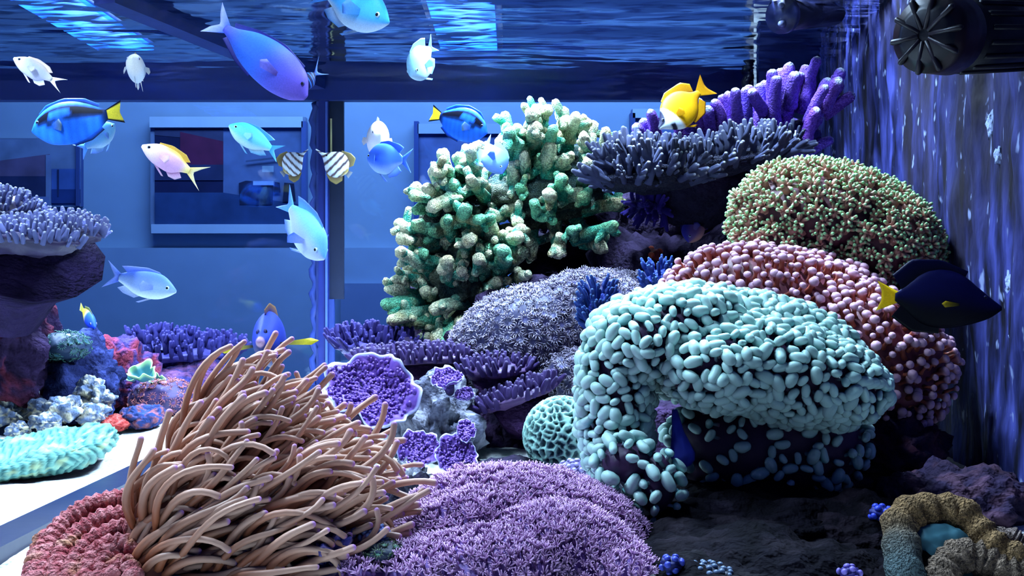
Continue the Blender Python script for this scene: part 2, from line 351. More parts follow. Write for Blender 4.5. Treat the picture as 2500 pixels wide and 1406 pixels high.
def frames(n, rng, spin=None):
    n = nrm(n); a = np.where(np.abs(n[:, 2:3]) < 0.9, np.array([[0, 0, 1.0]]), np.array([[1.0, 0, 0]]))
    u = nrm(np.cross(a, n)); v = np.cross(n, u); th = rng.uniform(0, 2 * math.pi, len(n)) if spin is None else spin
    c, s = np.cos(th)[:, None], np.sin(th)[:, None]
    return np.stack([u * c + v * s, -u * s + v * c, n], 2)      # columns: local x, y, z
def populate(t, name, variants, p, n, size, mat, seed=0, maxparts=300, mass=None, parent=None, spin=None):
    """one object per polyp / branchlet (shared mesh data); what is past the limit joined as stuff"""
    rng = np.random.default_rng(seed); R = frames(n, rng, spin); size = np.asarray(size) * np.ones(len(p)); vi = rng.integers(0, len(variants), len(p))
    view = np.einsum('ij,ij->i', nrm(n), nrm(CAM - p)); dist = np.linalg.norm(p - CAM, axis=1)
    order = np.argsort(-(view * 0.6 + 0.9 * size / size.mean() - dist / dist.mean()))
    mes = [v.mesh(name, mat) for v in variants]
    for i in order[:maxparts]:
        o = bpy.data.objects.new(name, mes[vi[i]]); COL.objects.link(o); o.parent = parent or t.o
        m4 = np.eye(4); m4[:3, :3] = R[i] * size[i]; m4[:3, 3] = p[i] - t.b; o.matrix_local = Matrix(m4.tolist())
    rest = order[maxparts:]
    if len(rest):
        mb = MB()
        for i in rest:
            va = variants[vi[i]]; V = np.vstack(va.v) @ (R[i] * size[i]).T + p[i]; mb.add(V, va.f, np.vstack(va.c))
        t.part(mass or (name + '_mass'), mb, mat, stuff=True, parent=parent)

# ------------------------------------------------------------------ rocks
def rock(label, px, py, d, rx, ry, rd, c1, c2, seed, amp=0.35, sub=5, fr=2.2, rot=0, group='rocks of the reef'):
    l = Lobe(px, py, d, rx, ry, rd, rot); q, f = ico(sub); p, n = l.surf(q)
    a = fbm(q * fr + seed * 3.1, seed, 4); b = fbm(q * fr * 5 + seed, seed + 9, 3); rr = l.r.min()
    p = p + n * (rr * (amp * a + 0.10 * b))[:, None]
    c = mixc(c1, c2, smooth01(fbm(q * 4.5 + seed * 1.7, seed + 31, 3), -0.1, 0.5)); c = c * (0.75 + 0.35 * smooth01(b, -0.5, 0.5))[:, None]
    p[:, 2] = np.maximum(p[:, 2], -0.004)
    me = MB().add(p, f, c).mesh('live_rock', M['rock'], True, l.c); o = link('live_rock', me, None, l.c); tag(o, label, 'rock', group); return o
DK = rgb(42, 34, 56); DK2 = rgb(70, 52, 86); PALE = rgb(150, 150, 165); OLV = rgb(95, 98, 92); RST = rgb(120, 58, 66)
rock('dark rock wall under the grey-blue table coral', 1690, 600, 1.36, 230, 170, 0.10, DK, DK2, 1)
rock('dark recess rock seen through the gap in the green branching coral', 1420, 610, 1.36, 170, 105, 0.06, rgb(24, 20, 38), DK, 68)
rock('dark rock column behind the pink round-tipped coral', 1660, 820, 1.28, 260, 230, 0.12, DK, DK2, 2)
rock('hidden rock under the grey button polyps', 1360, 880, 1.20, 260, 170, 0.10, DK, DK2, 3)
rock('dark rock supporting the green branching coral', 1120, 800, 1.36, 120, 190, 0.07, DK, DK2, 4)
rock('pale encrusted rock pillar between the small purple cups', 1070, 1080, 0.96, 105, 150, 0.05, rgb(90, 92, 110), PALE, 5, amp=0.45)
rock('dark cave rock beside the honeycomb brain coral', 1235, 1090, 1.06, 120, 150, 0.06, DK, DK2, 6)
rock('dark rock base beneath the cyan hammer coral', 1860, 1150, 0.86, 330, 190, 0.08, DK, DK2, 7)
rock('brown rock ledge below the pink round-tipped coral', 2130, 1090, 0.84, 170, 120, 0.07, DK, rgb(80, 48, 62), 8, rot=12)
rock('flat rock painted dark with shade in the lower right corner', 1830, 1385, 0.605, 330, 90, 0.085, rgb(13, 11, 18), rgb(26, 22, 28), 9)  # near-black colour paints in the shade below the hammer coral
rock('low rock painted dark with shade, left of the tan folded brain coral', 2190, 1405, 0.60, 230, 85, 0.085, rgb(13, 11, 18), rgb(26, 22, 28), 11)  # colour blackened for the shaded corner
rock('slab darkened with painted shade under the cyan hammer coral', 1830, 1270, 0.70, 330, 80, 0.08, rgb(13, 11, 18), rgb(26, 22, 32), 63)  # shade under the overhang put into the rock colour
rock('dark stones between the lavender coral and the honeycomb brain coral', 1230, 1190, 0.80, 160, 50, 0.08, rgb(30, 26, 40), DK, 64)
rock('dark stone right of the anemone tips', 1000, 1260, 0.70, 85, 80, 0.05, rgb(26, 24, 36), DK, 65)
rock('stone painted black with shade at the bottom edge beside the lavender coral', 1720, 1408, 0.575, 220, 62, 0.07, rgb(13, 11, 18), rgb(30, 28, 32), 66)  # blackness is shade painted into the stone
rock('stone painted dark with shade between the hammer coral and the folded brain coral', 2090, 1290, 0.66, 170, 70, 0.06, rgb(13, 11, 18), rgb(30, 24, 32), 67)  # same near-black, shade put into the colour
rock('rock behind the tan folded brain coral', 2330, 1230, 0.70, 170, 85, 0.05, DK, rgb(70, 50, 66), 10)
rock('dark rock under the lavender pulsing coral', 1290, 1370, 0.64, 260, 80, 0.05, DK, DK2, 12)
rock('small blue-violet rock between the anemone and the lavender coral', 815, 1350, 0.570, 62, 66, 0.02, rgb(60, 60, 130), rgb(150, 125, 165), 13, amp=0.5)
rock('dark rock beneath the plate corals at centre', 1010, 960, 1.14, 160, 110, 0.07, DK, DK2, 14)
rock('brown rock under the tan anemone', 560, 1400, 0.61, 220, 90, 0.04, rgb(60, 44, 62), DK2, 15)
rock('pale rubble next to the anemone tips', 1000, 1190, 0.86, 60, 60, 0.03, rgb(110, 110, 125), rgb(190, 190, 195), 16, amp=0.5)
rock('dark reddish stalk rock under the pale lavender table coral', 25, 800, 1.12, 88, 190, 0.07, rgb(40, 28, 56), rgb(84, 34, 52), 17, amp=0.4)
rock('dark blue rock at the foot of the reddish stalk', 110, 930, 1.20, 180, 110, 0.07, rgb(24, 30, 66), rgb(46, 54, 104), 18)
rock('rock with a red crust beside the yellow-green fluted coral', 275, 925, 1.30, 88, 85, 0.05, rgb(60, 50, 104), rgb(128, 52, 72), 19)
rock('low rock below the purple bush coral at the back', 450, 960, 1.42, 170, 75, 0.05, rgb(44, 42, 92), rgb(90, 56, 90), 20)
rub = [(15, 1010, 1.10, 34, 30), (70, 985, 1.13, 44, 34), (140, 1000, 1.10, 52, 36), (205, 955, 1.16, 40, 36), (222, 1010, 1.12, 40, 26), (170, 955, 1.18, 34, 28), (45, 1048, 1.04, 26, 18), (115, 1032, 1.05, 34, 22), (240, 975, 1.15, 34, 30), (210, 905, 1.24, 32, 26)]
rl = ['at the picture edge', 'second from the picture edge', 'below the dark blue rock', 'under the small boulder with red crust', 'beside the red mat', 'behind the other pale pieces', 'smallest, half buried in sand', 'just above the cyan ridged coral', 'touching the rock with red crust', 'highest of the rubble']
for k, (x, y, d, rx, ry) in enumerate(rub):
    rock('pale knobbly rubble piece, ' + rl[k], x, y, d, rx, ry, rx * d / F, rgb(95, 110, 140), rgb(215, 205, 175), 40 + k, amp=0.5, sub=4, group='pale rubble on the sand')
rock('tiny lavender pebble lying on open white sand', 63, 1196, 0.79, 13, 5, 0.004, rgb(150, 140, 180), rgb(190, 180, 200), 60, sub=3)
rock('red crusty mat lying on the sand beside the cyan ridged coral', 275, 1036, 1.13, 36, 20, 0.02, rgb(150, 52, 50), rgb(190, 90, 84), 61, amp=0.3)
rock('blue-grey rounded rock behind the red crusty mat', 345, 1020, 1.16, 55, 26, 0.03, rgb(50, 66, 120), rgb(130, 80, 90), 62)

# ------------------------------------------------------------------ polyp shapes (unit size)
def jitter(rng, s): return rng.normal(0, s, 3)
def bean(rng, c_tip, c_shade, c_stalk, r=0.33, L=0.5, stalk=1.1):
    mb = MB(); b = rng.uniform(-0.18, 0.18); x = np.linspace(-L + r * 0.5, L - r * 0.5, 4)
    pth = np.stack([x, b * (x / L) ** 2 * 0.6, 0.12 * np.sin(x * 3 + rng.uniform(0, 6))], 1)
    V, f, tt = tube(pth, [r * .92, r, r, r * .9], 9, True, True)
    mb.add(V, f, mixc(c_shade, c_tip, smooth01(V[:, 2], -r, r * 0.3)))  # outer side gets the lit tint, underside the painted shaded tint
    V, f, tt = tube([[0, 0, -stalk], jitter(rng, .06) + [0, 0, -stalk * .5], [0, 0, -0.1]], [0.26, 0.17, 0.2], 6, False); mb.add(V, f, mixc(c_stalk, c_shade, tt)); return mb
def knob(rng, c_tip, c_stalk, stalk=1.4):
    z = np.array([-stalk, -stalk * .6, -.35, -.12, .05, .25, .40, .47]); r = np.array([.34, .22, .22, .34, .46, .44, .28, .06])
    dx = rng.uniform(-.15, .15, 2); pth = np.stack([dx[0] * z * .4, dx[1] * z * .4, z], 1)
    V, f, tt = tube(pth, r * rng.uniform(.92, 1.08), 9, False); return MB().add(V, f, mixc(c_stalk, c_tip, smooth01(V[:, 2], -0.25, 0.25)))
def cluster(rng, c_tip, c_body, n=9):
    mb = MB(); q, f = ico(2); mb.add(q * np.array([.36, .36, .34]) + [0, 0, -.1], f, c_body)
    for k in range(n):
        th = k * 2.4 + rng.uniform(-.3, .3); ph = math.acos(1 - (k + .5) / n * 0.95); d = np.array([math.sin(ph) * math.cos(th), math.sin(ph) * math.sin(th), math.cos(ph)])
        e = d * rng.uniform(.52, .68); V, f, tt = tube([d * .2, d * .38 + jitter(rng, .02), e], [.13, .11, .125], 6)
        mb.add(V, f, mixc(c_body, c_tip, smooth01(tt, .34, .5)))
    V, f, tt = tube([[0, 0, -1.2], [0, 0, -.2]], [.2, .3], 6, False); mb.add(V, f, c_body); return mb
def starburst(rng, c_tip, c_base, n=8):
    mb = MB()
    for k in range(n):
        th = k * 2 * math.pi / n + rng.uniform(-.25, .25); tl = rng.uniform(.25, .75); d = np.array([math.cos(th) * tl, math.sin(th) * tl, 1.0]) * rng.uniform(.75, 1.0)
        V, f, tt = tube([[0, 0, -.1], d * .5, d * .8 + np.array([math.cos(th), math.sin(th), .2]) * .15], [.075, .08, .05], 4, False); mb.add(V, f, mixc(c_base, c_tip, tt))
    V, f, tt = tube([[0, 0, -.9], [0, 0, 0.05]], [.16, .2], 5, False); mb.add(V, f, c_base); return mb
def daisy(rng, c_rim, c_disc, n=16):
    mb = MB(); q = np.linspace(0, 2 * math.pi, 12, endpoint=False)
    V = np.vstack([[[0, 0, .04]], np.stack([np.cos(q) * .3, np.sin(q) * .3, .0 * q + .0], 1), np.stack([np.cos(q) * .52, np.sin(q) * .52, 0 * q + .14], 1), np.stack([np.cos(q) * .3, np.sin(q) * .3, 0 * q - .7], 1)])
    f = [[0, 1 + i, 1 + (i + 1) % 12] for i in range(12)] + [[1 + i, 13 + i, 13 + (i + 1) % 12, 1 + (i + 1) % 12] for i in range(12)] + [[13 + i, 25 + i, 25 + (i + 1) % 12, 13 + (i + 1) % 12] for i in range(12)]
    mb.add(V, f, np.vstack([[c_disc * 1.3], np.tile(c_disc, (12, 1)), np.tile(c_rim * .7, (12, 1)), np.tile(c_disc * .5, (12, 1))]))
    for k in range(n):
        th = k * 2 * math.pi / n + rng.uniform(-.1, .1); r1 = rng.uniform(.78, 1.0); z1 = rng.uniform(.1, .42); u = np.array([math.cos(th), math.sin(th), 0])
        V, f, tt = tube([u * .48 + [0, 0, .12], u * (.48 + r1) / 2 + [0, 0, .12 + z1 * .6], u * r1 + [0, 0, z1]], [.06, .05, .025], 4, False); mb.add(V, f, mixc(c_rim * .6, c_rim, tt))
    return mb
def branchlet(rng, c_tip, c_base, n=4, spread=.5, r=.13, h=1.0):
    mb = MB(); top = np.array([rng.normal(0, .08), rng.normal(0, .08), h]); V, f, tt = tube([[0, 0, -.25], top * .5 + jitter(rng, .03), top], [r * 1.35, r * 1.1, r * .75], 7)
    mb.add(V, f, mixc(c_base, c_tip, smooth01(tt, .3, .95)))
    for k in range(n):
        th = rng.uniform(0, 6.28); z0 = rng.uniform(.1, .6) * h; d = np.array([math.cos(th) * spread, math.sin(th) * spread, 1.0]); L = rng.uniform(.3, .55) * h
        V, f, tt = tube([top * z0 / h, top * z0 / h + d * L * .5 + np.array([math.cos(th), math.sin(th), 0]) * .06, top * z0 / h + d * L], [r, r * .9, r * .6], 6); mb.add(V, f, mixc(c_base, c_tip, smooth01(tt, .3, .95)))
    return mb
def nub(rng, c_tip, c_base, h=1.0, r=.26):
    V, f, tt = tube([[0, 0, -.3], [rng.normal(0, .05), rng.normal(0, .05), h * .5], [rng.normal(0, .1), rng.normal(0, .1), h]], [r * 1.2, r, r * .7], 7); return MB().add(V, f, mixc(c_base, c_tip, smooth01(tt, .35, .9)))
def blend_up(n, k): return nrm(n + np.array([0, 0, k]))
def lobes_of(t, lobes, col, mat, amp=.08, seed=0, col2=None, sub=4, name='lobe', fr=3.0):
    for i, l in enumerate(lobes): t.part(name, lobe_mesh(l, col, amp, fr, sub, seed + i, col2), mat)

# ------------------------------------------------------------------ cyan hammer coral
rg = np.random.default_rng(5)
t = Thing('hammer_coral', 'cyan hammer coral with pale bean-shaped tips spilling over dark folds', 'coral', P(1800, 1180, .80))
LN = [Lobe(1770, 850, .76, 320, 130, .050, 6), Lobe(1500, 990, .72, 74, 205, .030, -3), Lobe(1905, 905, .72, 250, 105, .045, 14), Lobe(1560, 840, .72, 105, 78, .035),
      Lobe(1760, 900, .70, 130, 85, .030), Lobe(1640, 800, .735, 170, 85, .04, -12), Lobe(1870, 1085, .76, 235, 135, .045), Lobe(1600, 1180, .665, 48, 75, .018), Lobe(1530, 1130, .67, 62, 50, .018)]
lobes_of(t, LN, rgb(58, 34, 66), M['flesh'], .06, 50)
c1, c2, c3 = rgb(196, 236, 224), rgb(104, 178, 180), rgb(120, 84, 110)  # lit tint, shaded teal, stalk colour
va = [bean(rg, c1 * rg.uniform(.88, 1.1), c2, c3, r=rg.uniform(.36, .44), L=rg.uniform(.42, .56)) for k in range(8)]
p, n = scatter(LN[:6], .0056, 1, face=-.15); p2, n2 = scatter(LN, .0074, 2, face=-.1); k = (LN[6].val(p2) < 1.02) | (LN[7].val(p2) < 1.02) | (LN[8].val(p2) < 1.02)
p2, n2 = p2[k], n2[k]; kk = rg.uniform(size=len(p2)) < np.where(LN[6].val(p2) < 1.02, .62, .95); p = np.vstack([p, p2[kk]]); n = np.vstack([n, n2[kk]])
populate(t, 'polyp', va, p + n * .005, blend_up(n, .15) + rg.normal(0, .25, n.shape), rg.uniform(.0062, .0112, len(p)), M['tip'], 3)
for (x, y, y2) in ((1655, 1000, 1110),):
    V, f, tt = tube([P(x - 8, y, .70), P(x, (y + y2) / 2, .695), P(x + 12, y2, .69)], [.002, .0045, .009], 8); t.part('stalk', MB().add(V, f, rgb(60, 70, 190)), M['flesh'], label='smooth violet-blue stalk')

# ------------------------------------------------------------------ pink round-tipped coral
t = Thing('frogspawn_coral', 'pink coral with round mushroom tips on brown stalks behind the cyan one', 'coral', P(2000, 1010, .88))
LO = [Lobe(1960, 800, .88, 330, 150, .065, 20), Lobe(2130, 880, .83, 175, 150, .05, 30), Lobe(1800, 720, .90, 175, 95, .05, -14), Lobe(1980, 740, .90, 200, 100, .05, 18)]
lobes_of(t, LO, rgb(112, 52, 64), M['flesh'], .02, 70)
c1, c3 = rgb(220, 172, 192), rgb(190, 100, 80)
va = [knob(rg, c1 * rg.uniform(.85, 1.08), c3 * rg.uniform(.8, 1.1), rg.uniform(1.1, 1.6)) for k in range(8)]
p, n = scatter(LO, .0064, 4, face=-.2); n = n + rg.normal(0, .22, n.shape)
populate(t, 'polyp', va, p + n * .0075, blend_up(n, .45), rg.uniform(.0056, .0098, len(p)), M['tip'], 6)

# ------------------------------------------------------------------ green-tipped dome coral
t = Thing('branching_dome_coral', 'dome of brown branching polyps tipped with bright green points', 'coral', P(2050, 690, 1.0))
LP = [Lobe(2030, 555, .98, 222, 128, .085, 16), Lobe(1920, 528, .97, 112, 104, .06), Lobe(1890, 590, .96, 92, 58, .05), Lobe(2150, 600, .93, 118, 105, .05, 30)]
lobes_of(t, LP, rgb(92, 54, 62), M['flesh'], .015, 80)
c1, c3 = rgb(166, 234, 160), rgb(196, 140, 122)
va = [cluster(rg, c1 * rg.uniform(.85, 1.1), c3 * rg.uniform(.75, 1.05), rg.integers(8, 12)) for k in range(8)]
p, n = scatter(LP, .0092, 5, face=-.2); n = n + rg.normal(0, .2, n.shape)
populate(t, 'polyp', va, p + n * .0055, blend_up(n, .25), rg.uniform(.0110, .0150, len(p)), M['tip'], 7)

# ------------------------------------------------------------------ lavender pulsing coral (foreground)
t = Thing('pulsing_coral', 'fuzzy lavender-pink soft coral mound filling the bottom centre', 'coral', P(1240, 1400, .66))
LM = [Lobe(1290, 1295, .645, 290, 138, .06, 8), Lobe(1130, 1310, .62, 190, 105, .045, -20), Lobe(1060, 1400, .568, 180, 75, .03, -8), Lobe(1400, 1390, .585, 200, 135, .05, 24), Lobe(1240, 1400, .565, 200, 100, .04), Lobe(1470, 1410, .56, 130, 70, .03), Lobe(885, 1418, .56, 80, 50, .02)]
lobes_of(t, LM, rgb(110, 72, 150), M['flesh'], .03, 90)
c1, c3 = rgb(226, 176, 220), rgb(140, 88, 160)
va = [starburst(rg, c1 * rg.uniform(.85, 1.12), c3, rg.integers(10, 13)) for k in range(8)]
p, n = scatter(LM, .0035, 8, face=-.2); p = p + n * (.003 * np.abs(fbm(p * 60, 3, 2)))[:, None]
populate(t, 'polyp', va, p, blend_up(n, .35) + rg.normal(0, .2, n.shape), rg.uniform(.0048, .0070, len(p)), M['tip'], 9)

# ------------------------------------------------------------------ grey button polyps
t = Thing('button_polyp_colony', 'grey-violet mound of fringed button polyps below the green branching coral', 'coral', P(1340, 980, 1.08))
LI = [Lobe(1290, 830, 1.08, 185, 125, .07, -14), Lobe(1440, 800, 1.08, 170, 135, .06), Lobe(1480, 735, 1.14, 130, 65, .06, -10), Lobe(1400, 920, 1.02, 75, 62, .04)]
lobes_of(t, LI, rgb(44, 42, 76), M['flesh'], .10, 100)
c1, c3 = rgb(184, 172, 196), rgb(70, 68, 108)
va = [daisy(rg, c1 * rg.uniform(.8, 1.1), c3 * rg.uniform(.8, 1.15), rg.integers(14, 19)) for k in range(8)]
p, n = scatter(LI, .0076, 10, face=-.15); low = np.clip((.16 - p[:, 2]) * 9, 0, 1)
populate(t, 'polyp', va, p + n * .002, n + rg.normal(0, .22, n.shape), rg.uniform(.0070, .0098, len(p)) * (1 + .4 * low), M['tip'], 11)

# ------------------------------------------------------------------ tan anemone
t = Thing('anemone', 'large tan sea anemone with long tentacles streaming to the right, purple tips', 'anemone', P(520, 1390, .64))
LE = [Lobe(400, 1390, .572, 120, 80, .022, -10), Lobe(620, 1405, .568, 160, 70, .022), Lobe(550, 1150, .632, 130, 135, .04, 20), Lobe(670, 1190, .632, 140, 110, .04, 22), Lobe(450, 1300, .590, 150, 125, .032, -20), Lobe(660, 1300, .592, 160, 95, .032, 0)]
lobes_of(t, LE, rgb(96, 48, 44), M['flesh'], .12, 110, rgb(130, 72, 56))
def tentacle(p0, n0, rg):
    # streaming direction: away from a point at the lower left of the animal, bending over towards the right
    foc = P(190, 1490, .62); d = p0 - foc; a0 = min(max(math.atan2(d[2], d[0]), .15), 1.05) + rg.normal(0, .13); L = rg.uniform(.034, .064); L *= 1.2 if rg.uniform() < .25 else 1; k1 = rg.uniform(.5, 1.4); tip = rg.normal(0, .6); ph = rg.uniform(0, 6.28); m = 13
    q = p0 - n0 * .004; path = [q]; lift = rg.uniform(.1, .7)
    for i in range(1, m):
        s = i / (m - 1); ang = a0 + (.38 - .75 * s) * k1 + tip * s ** 3 + .22 * math.sin(5 * s + ph); out = lift * (1 - 1.5 * s) + .15 * math.sin(4 * s + 2 * ph)
        dv = nrm(np.array([math.cos(ang), 0, math.sin(ang)]) + n0 * out * np.array([.6, 1, .6])); q = q + dv * L / (m - 1); path.append(q)
    r0 = rg.uniform(.00175, .0024); rad = r0 * np.interp(np.linspace(0, 1, m), [0, .3, .6, .88, 1], [1.25, 1.12, 1, .82, .92])
    V, f, tt = tube(path, rad, 8); cb = rgb(170, 92, 56) * rg.uniform(.7, 1.1); ct = rgb(222, 174, 150) * rg.uniform(.9, 1.05); tp = rgb(206, 140, 224)
    c = mixc(cb, ct, smooth01(tt, .05, .7)); c = mixc(c, tp, smooth01(tt, .78, .92))
    return V, f, c
p, n = scatter(LE, .0056, 12, face=-.12, inset=.9, zmin=-.03)
o = np.argsort(-np.einsum('ij,ij->i', n, nrm(CAM - p)) + p[:, 1] * 2); p, n = p[o], n[o]; mass = MB()
for i in range(len(p)):
    V, f, c = tentacle(p[i], n[i], rg)
    if i < 300: t.part('tentacle', MB().add(V, f, c), M['tentacle'])
    else: mass.add(V, f, c)
if mass.n: t.part('tentacle_mass', mass, M['tentacle'], stuff=True)

# ------------------------------------------------------------------ green branching coral
t = Thing('green_branching_coral', 'thick knobbly branching coral in cream and turquoise green', 'coral', P(1120, 850, 1.25))
rg = np.random.default_rng(21)
def crop6(x, y): return 940 + .441 * x, 240 + .441 * y
hand = [(880, 330, 850, 90), (860, 150, 810, 95), (862, 140, 900, 70), (1000, 300, 1050, 125), (1040, 190, 1110, 140), (1035, 190, 1005, 140), (1240, 340, 1225, 205), (1130, 350, 1105, 225), (1260, 300, 1290, 250),
        (720, 330, 690, 205), (820, 300, 740, 180), (830, 260, 830, 175), (690, 330, 650, 255), (370, 480, 325, 325), (400, 440, 415, 335), (350, 430, 285, 400), (480, 470, 478, 305), (520, 440, 515, 285), (460, 420, 440, 365), (350, 560, 345, 410),
        (420, 590, 185, 545), (300, 560, 240, 505), (270, 590, 185, 615), (470, 500, 285, 590), (330, 720, 195, 705), (390, 700, 275, 725), (350, 790, 120, 775), (330, 930, 110, 862), (260, 960, 300, 900), (220, 880, 208, 862), (250, 1040, 65, 1015),
        (220, 1110, 45, 1060), (200, 1140, 25, 1140), (260, 1180, 60, 1225), (310, 1230, 235, 1345), (340, 1250, 290, 1320), (420, 1200, 350, 1335), (470, 1150, 300, 1165), (400, 1060, 480, 1100), (560, 1010, 575, 850), (560, 980, 520, 900), (640, 960, 750, 860),
        (640, 940, 655, 850), (700, 930, 705, 850), (610, 840, 590, 710), (600, 830, 735, 735), (680, 780, 735, 770), (620, 1090, 750, 1040), (600, 1070, 690, 1105), (720, 1000, 780, 985), (1050, 790, 1240, 720), (1100, 790, 1190, 825), (1080, 780, 1045, 735),
        (1080, 620, 1260, 590), (960, 790, 955, 850), (700, 560, 700, 390), (780, 460, 775, 330), (850, 460, 860, 350), (930, 330, 930, 190), (970, 420, 1010, 340), (560, 560, 480, 460), (640, 640, 590, 640), (780, 560, 750, 500), (900, 640, 900, 540), (1000, 560, 980, 460),
        (1090, 480, 1120, 370), (1200, 420, 1210, 345), (1100, 560, 1100, 545), (860, 640, 830, 590), (480, 700, 450, 620), (560, 760, 520, 680), (470, 860, 470, 790), (420, 960, 330, 950), (380, 860, 340, 800), (520, 1130, 480, 1010), (380, 1010, 420, 960),
        (300, 1120, 230, 1070), (240, 1250, 150, 1190), (480, 1230, 420, 1250), (640, 1020, 640, 900)]
gold, teal, cream, mint = rgb(206, 182, 118), rgb(42, 160, 132), rgb(246, 242, 196), rgb(142, 222, 168)
def branch(a, b, r, rg, knobs=3, ca=None, cb=None):
    d = b - a; L = np.linalg.norm(d); m = (a + b) / 2 + rg.normal(0, .10, 3) * L * np.array([1, .5, 1]); s = np.linspace(0, 1, 8)[:, None]
    pth = a * (1 - s) ** 2 + 2 * m * s * (1 - s) + b * s ** 2; mb = MB(); wob = 1 + .10 * np.sin(np.linspace(0, 9, 8) + rg.uniform(0, 6))
    ca = ca if ca is not None else teal * rg.uniform(.7, 1.05); cb = cb if cb is not None else (cream if rg.uniform() < .6 else mint) * rg.uniform(.85, 1.0)
    def put(pth, rad):
        V, f, tt = tube(pth, rad, 12); ctr = V.copy(); nz = fbm(V * 190, 4, 3); dirn = V - np.repeat(np.vstack([pth, np.repeat(pth[-1:], 3, 0)]), 12, 0)
        V = V + nrm(dirn) * (nz * r * .17)[:, None]; c = mixc(ca, cb, smooth01(tt + .25 * nz, .2, .85)); c = mixc(c, gold, np.clip(vnoise(V * 70, 8) * 1.2 - .25, 0, .7)); mb.add(V, f, c)
    put(pth, r * wob * np.linspace(1.1, .92, 8))
    for k in range(knobs):
        s0 = rg.uniform(.45, 1.0); q = pth[int(s0 * 7)]; dd = nrm(nrm(d) * .7 + rg.normal(0, .75, 3)); s3 = np.linspace(0, 1, 4)[:, None]; put(q + dd * s3 * r * rg.uniform(1.5, 2.6), r * .66 * np.array([1, .97, .95, .85]))
    return mb
LF = [Lobe(1120, 560, 1.27, 85, 110, .05, 10), Lobe(1115, 700, 1.25, 80, 110, .045), Lobe(1330, 470, 1.27, 165, 75, .05, -4), Lobe(1330, 400, 1.30, 120, 55, .04)]
lobes_of(t, LF, rgb(40, 66, 66), M['rough_coral'], .25, 120, rgb(80, 88, 70), sub=5)
for k, (x0, y0, x1, y1) in enumerate(hand):
    e = rg.uniform(-.035, .03); a = P(*crop6(x0, y0), 1.245 + e * .3); b = P(*crop6(x1, y1), 1.20 + e)
    b = b + (b - a) * .10
    if np.linalg.norm(b - a) < .03: a = a + (0, .03, -.012)
    t.part('branch', branch(a, b, rg.uniform(.0074, .0096), rg, 3), M['rough_coral'])
p, n = scatter(LF, .029, 14, face=-.1)
for i in range(len(p)):
    d = nrm(n[i] + np.array([0, -.15, .45])); t.part('branch', branch(p[i] - d * .01, p[i] + d * rg.uniform(.024, .044), rg.uniform(.0075, .0095), rg, 2), M['rough_coral'])

# ------------------------------------------------------------------ purple finger coral
t = Thing('purple_finger_coral', 'purple finger coral with upright thick fingers and pale tips', 'coral', P(1900, 420, 1.22))
def crop7(x, y): return 1440 + .384 * x, 100 + .384 * y
tips = [(1160, 215, 1165, 480), (1265, 175, 1250, 470), (1440, 130, 1370, 450), (1370, 185, 1300, 450), (1330, 235, 1230, 600), (1300, 230, 1270, 420), (1185, 255, 1175, 520), (1590, 208, 1490, 420), (1575, 262, 1480, 440), (1588, 288, 1495, 430), (1490, 305, 1390, 520),
        (1650, 358, 1480, 470), (1435, 450, 1380, 640), (1450, 495, 1320, 690), (1305, 605, 1290, 720), (1180, 675, 1290, 715), (1520, 635, 1350, 730), (1110, 285, 1110, 520), (1080, 300, 1090, 520), (990, 325, 985, 560), (1035, 332, 1110, 440), (925, 328, 950, 560), (915, 360, 930, 560),
        (845, 370, 900, 560), (800, 400, 830, 580), (690, 395, 720, 560), (750, 445, 770, 580), (390, 465, 420, 620), (345, 525, 400, 640), (630, 475, 640, 600), (560, 540, 590, 640), (1085, 445, 1060, 600), (1010, 315, 1020, 540), (880, 352, 880, 560), (300, 555, 350, 660), (1215, 205, 1220, 450), (1505, 270, 1440, 470), (1400, 240, 1350, 460), (1560, 245, 1480, 420)]
c1, c2 = rgb(128, 88, 206), rgb(224, 240, 246)
for k, (x1, y1, x0, y0) in enumerate(tips):
    e = rg.uniform(-.03, .03); a = P(*crop7(x0, y0), 1.20 + e * .5); b = P(*crop7(x1, y1), 1.18 + e); d = b - a; s = np.linspace(0, 1, 14)[:, None]
    m = (a + b) / 2 + rg.normal(0, .07, 3) * np.linalg.norm(d); pth = a * (1 - s) ** 2 + 2 * m * s * (1 - s) + b * s ** 2; r = rg.uniform(.0062, .0078)
    V, f, tt = tube(pth, r * np.linspace(1.25, .95, 14), 14); nz = fbm(V * 420, 5, 2); full = np.vstack([pth, np.repeat(pth[-1:], 3, 0)]); V = V + nrm(V - np.repeat(full, 14, 0)) * (nz * .0007)[:, None]
    cc = mixc(c1 * rg.uniform(.8, 1.1) * np.array([1 + .15 * rg.normal(), 1, 1]), c2, smooth01(tt, .86, .98)); t.part('finger', MB().add(V, f, cc), M['stick'])
LG = [Lobe(1930, 340, 1.235, 75, 50, .04), Lobe(1780, 350, 1.25, 160, 45, .05), Lobe(1860, 400, 1.25, 90, 50, .05)]
lobes_of(t, LG, rgb(60, 44, 120), M['stick'], .2, 130)

